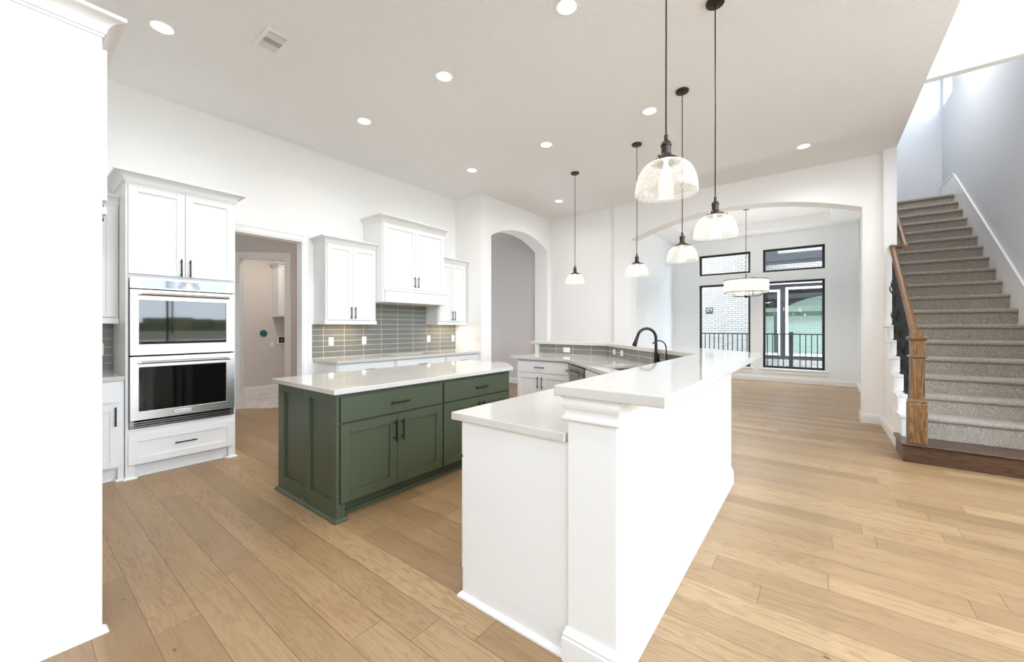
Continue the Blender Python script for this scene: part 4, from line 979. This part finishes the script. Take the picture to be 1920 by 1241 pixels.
# covered patio with large windows on the right
t = thing('patio_house_wall', 'dark patio wall with two large white framed windows, seen through the right dining window', 'building', (0, 15.6, -.1))
W1 = rect(-3.2 + 1.75, -.975, .42, 2.56); W2 = rect(-.83, 1.4, .42, 2.62)
MB().extr('y', 15.5, 15.7, rect(-1.62, 3.4, .30, 3.05), [W1, W2]).build('upper_wall', 'charcoal', t)
MB().box(-1.62, 3.4, 15.46, 15.7, -.1, .30).build('brick_base', 'brick', t)
for w in (W1, W2):
    (a0, z0), (a1, z1) = w[0], w[2]
    f = MB().extr('y', 15.44, 15.5, rect(a0, a1, z0, z1), [rect(a0 + .07, a1 - .07, z0 + .07, z1 - .07)]).build('window_frame', 'vinyl', t)
    MB().box(a0 + .07, a1 - .07, 15.52, 15.53, z0 + .07, z1 - .07).build('pane', 'pane_green', f)
MB().box(-1.62, 3.4, 16.6, 16.7, -.1, 3.4).build('reflection_wall', 'brick_reflection', t)  # built stand-in for the brick reflected in the patio panes
MB().extr('y', 16.3, 16.4, [(-1.62, 2.0), (-.9, 2.0)] + arc(-.9, 1.6, 2.0, 2.38, 16) + [(1.6, 2.0), (3.4, 2.0), (3.4, 3.05), (-1.62, 3.05)]).build('reflection_arch', 'charcoal', t)  # added to give the pane reflection its arch
MB().box(-1.62, 3.4, 16.2, 16.28, 1.72, 1.86).box(-1.2, -1.05, 16.2, 16.28, 0, 1.72).build('reflection_beam', 'greenbeam', t)  # dark bars added to the same stand-in reflection
MB().box(-1.62, 3.4, 15.7, 16.6, 3.05, 3.1).build('reflection_box_top', 'charcoal', t)  # closes the box behind the panes that holds the stand-in reflection
MB().box(-1.62, 3.4, 15.7, 16.6, 0, .02).build('reflection_box_floor', 'concrete', t)
b = MB().extr('y', 15.42, 15.7, [(-1.62, 3.05), (3.4, 3.05), (3.4, 5.4), (-1.62, 5.4)]); b.build('brick_gable', 'brick', t)
MB().box(-1.62, 3.4, 15.36, 15.42, 2.72, 2.80).build('white_trim', 'vinyl', t)
t = thing('patio_cover', 'dark timber patio beam crossing outside above the right dining windows', 'patio cover', (.5, 14.2, -.1))
MB().box(-1.58, 3.4, 14.1, 14.3, 3.30, 3.52).build('beam', 'charcoal', t)
MB().box(-1.58, 3.4, 14.12, 14.28, 3.22, 3.30).build('lower_board', 'charcoal', t)
MB().box(-1.56, -1.44, 14.14, 14.26, -.1, 3.22).build('post', 'charcoal', t); MB().box(3.2, 3.32, 14.14, 14.26, -.1, 3.22).build('post', 'charcoal', t)
# iron railing
t = thing('courtyard_railing', 'black iron railing outside the dining windows', 'railing', (-1, 13, 0))
MB().box(-3.6, 1.8, 12.985, 13.015, 1.135, 1.165).build('top_rail', 'iron', t)
MB().box(-3.6, 1.8, 12.99, 13.01, .08, .105).build('bottom_rail', 'iron', t)
MB().box(-.62, -.53, 12.955, 13.045, -.1, 1.21).box(-3.6, -3.52, 12.96, 13.04, -.1, 1.2).box(1.72, 1.8, 12.96, 13.04, -.1, 1.2).build('post', 'iron', t)
x = -3.43
while x < 1.7:
    if not -.66 < x < -.5: MB().box(x - .011, x + .011, 12.989, 13.011, .105, 1.135).build('baluster', 'iron', t)
    x += .122
# outside the great room windows: porch pillar, hedge line and power poles that the oven glass mirrors
t = thing('porch_pillar', 'brown brick porch pillar outside the great room windows', 'pillar', (5.9, 4.9, -.25))
MB().box(5.6, 6.1, 4.55, 5.05, -.25, 4.5).build('shaft', 'brickd', t)
hd = MB(); 
for i in range(60):
    y = -170 + i * 7; h = 3 + 2.5 * random.random(); hd.box(190 + random.random() * 8, 200, y, y + 7.2, -.3, h)
struct(hd.build('ground_tree_line', 'field'))
pole = thing('power_pole', 'distant wooden power pole beyond the field', 'power pole', (90, 20, -.3), 'distant power poles')
MB().tube([(90, 20, -.3), (90, 20, 13)], .16, 8).build('shaft', 'charcoal', pole); MB().box(89.9, 90.1, 18.6, 21.4, 11.9, 12.1).build('crossarm', 'charcoal', pole)
for x, y in ((95, 38), (110, 52), (120, 75), (105, 90), (86, 58)): dup(pole, (x, y, -.3))
for o in bpy.data.objects:
    if '_org' in o: del o['_org']
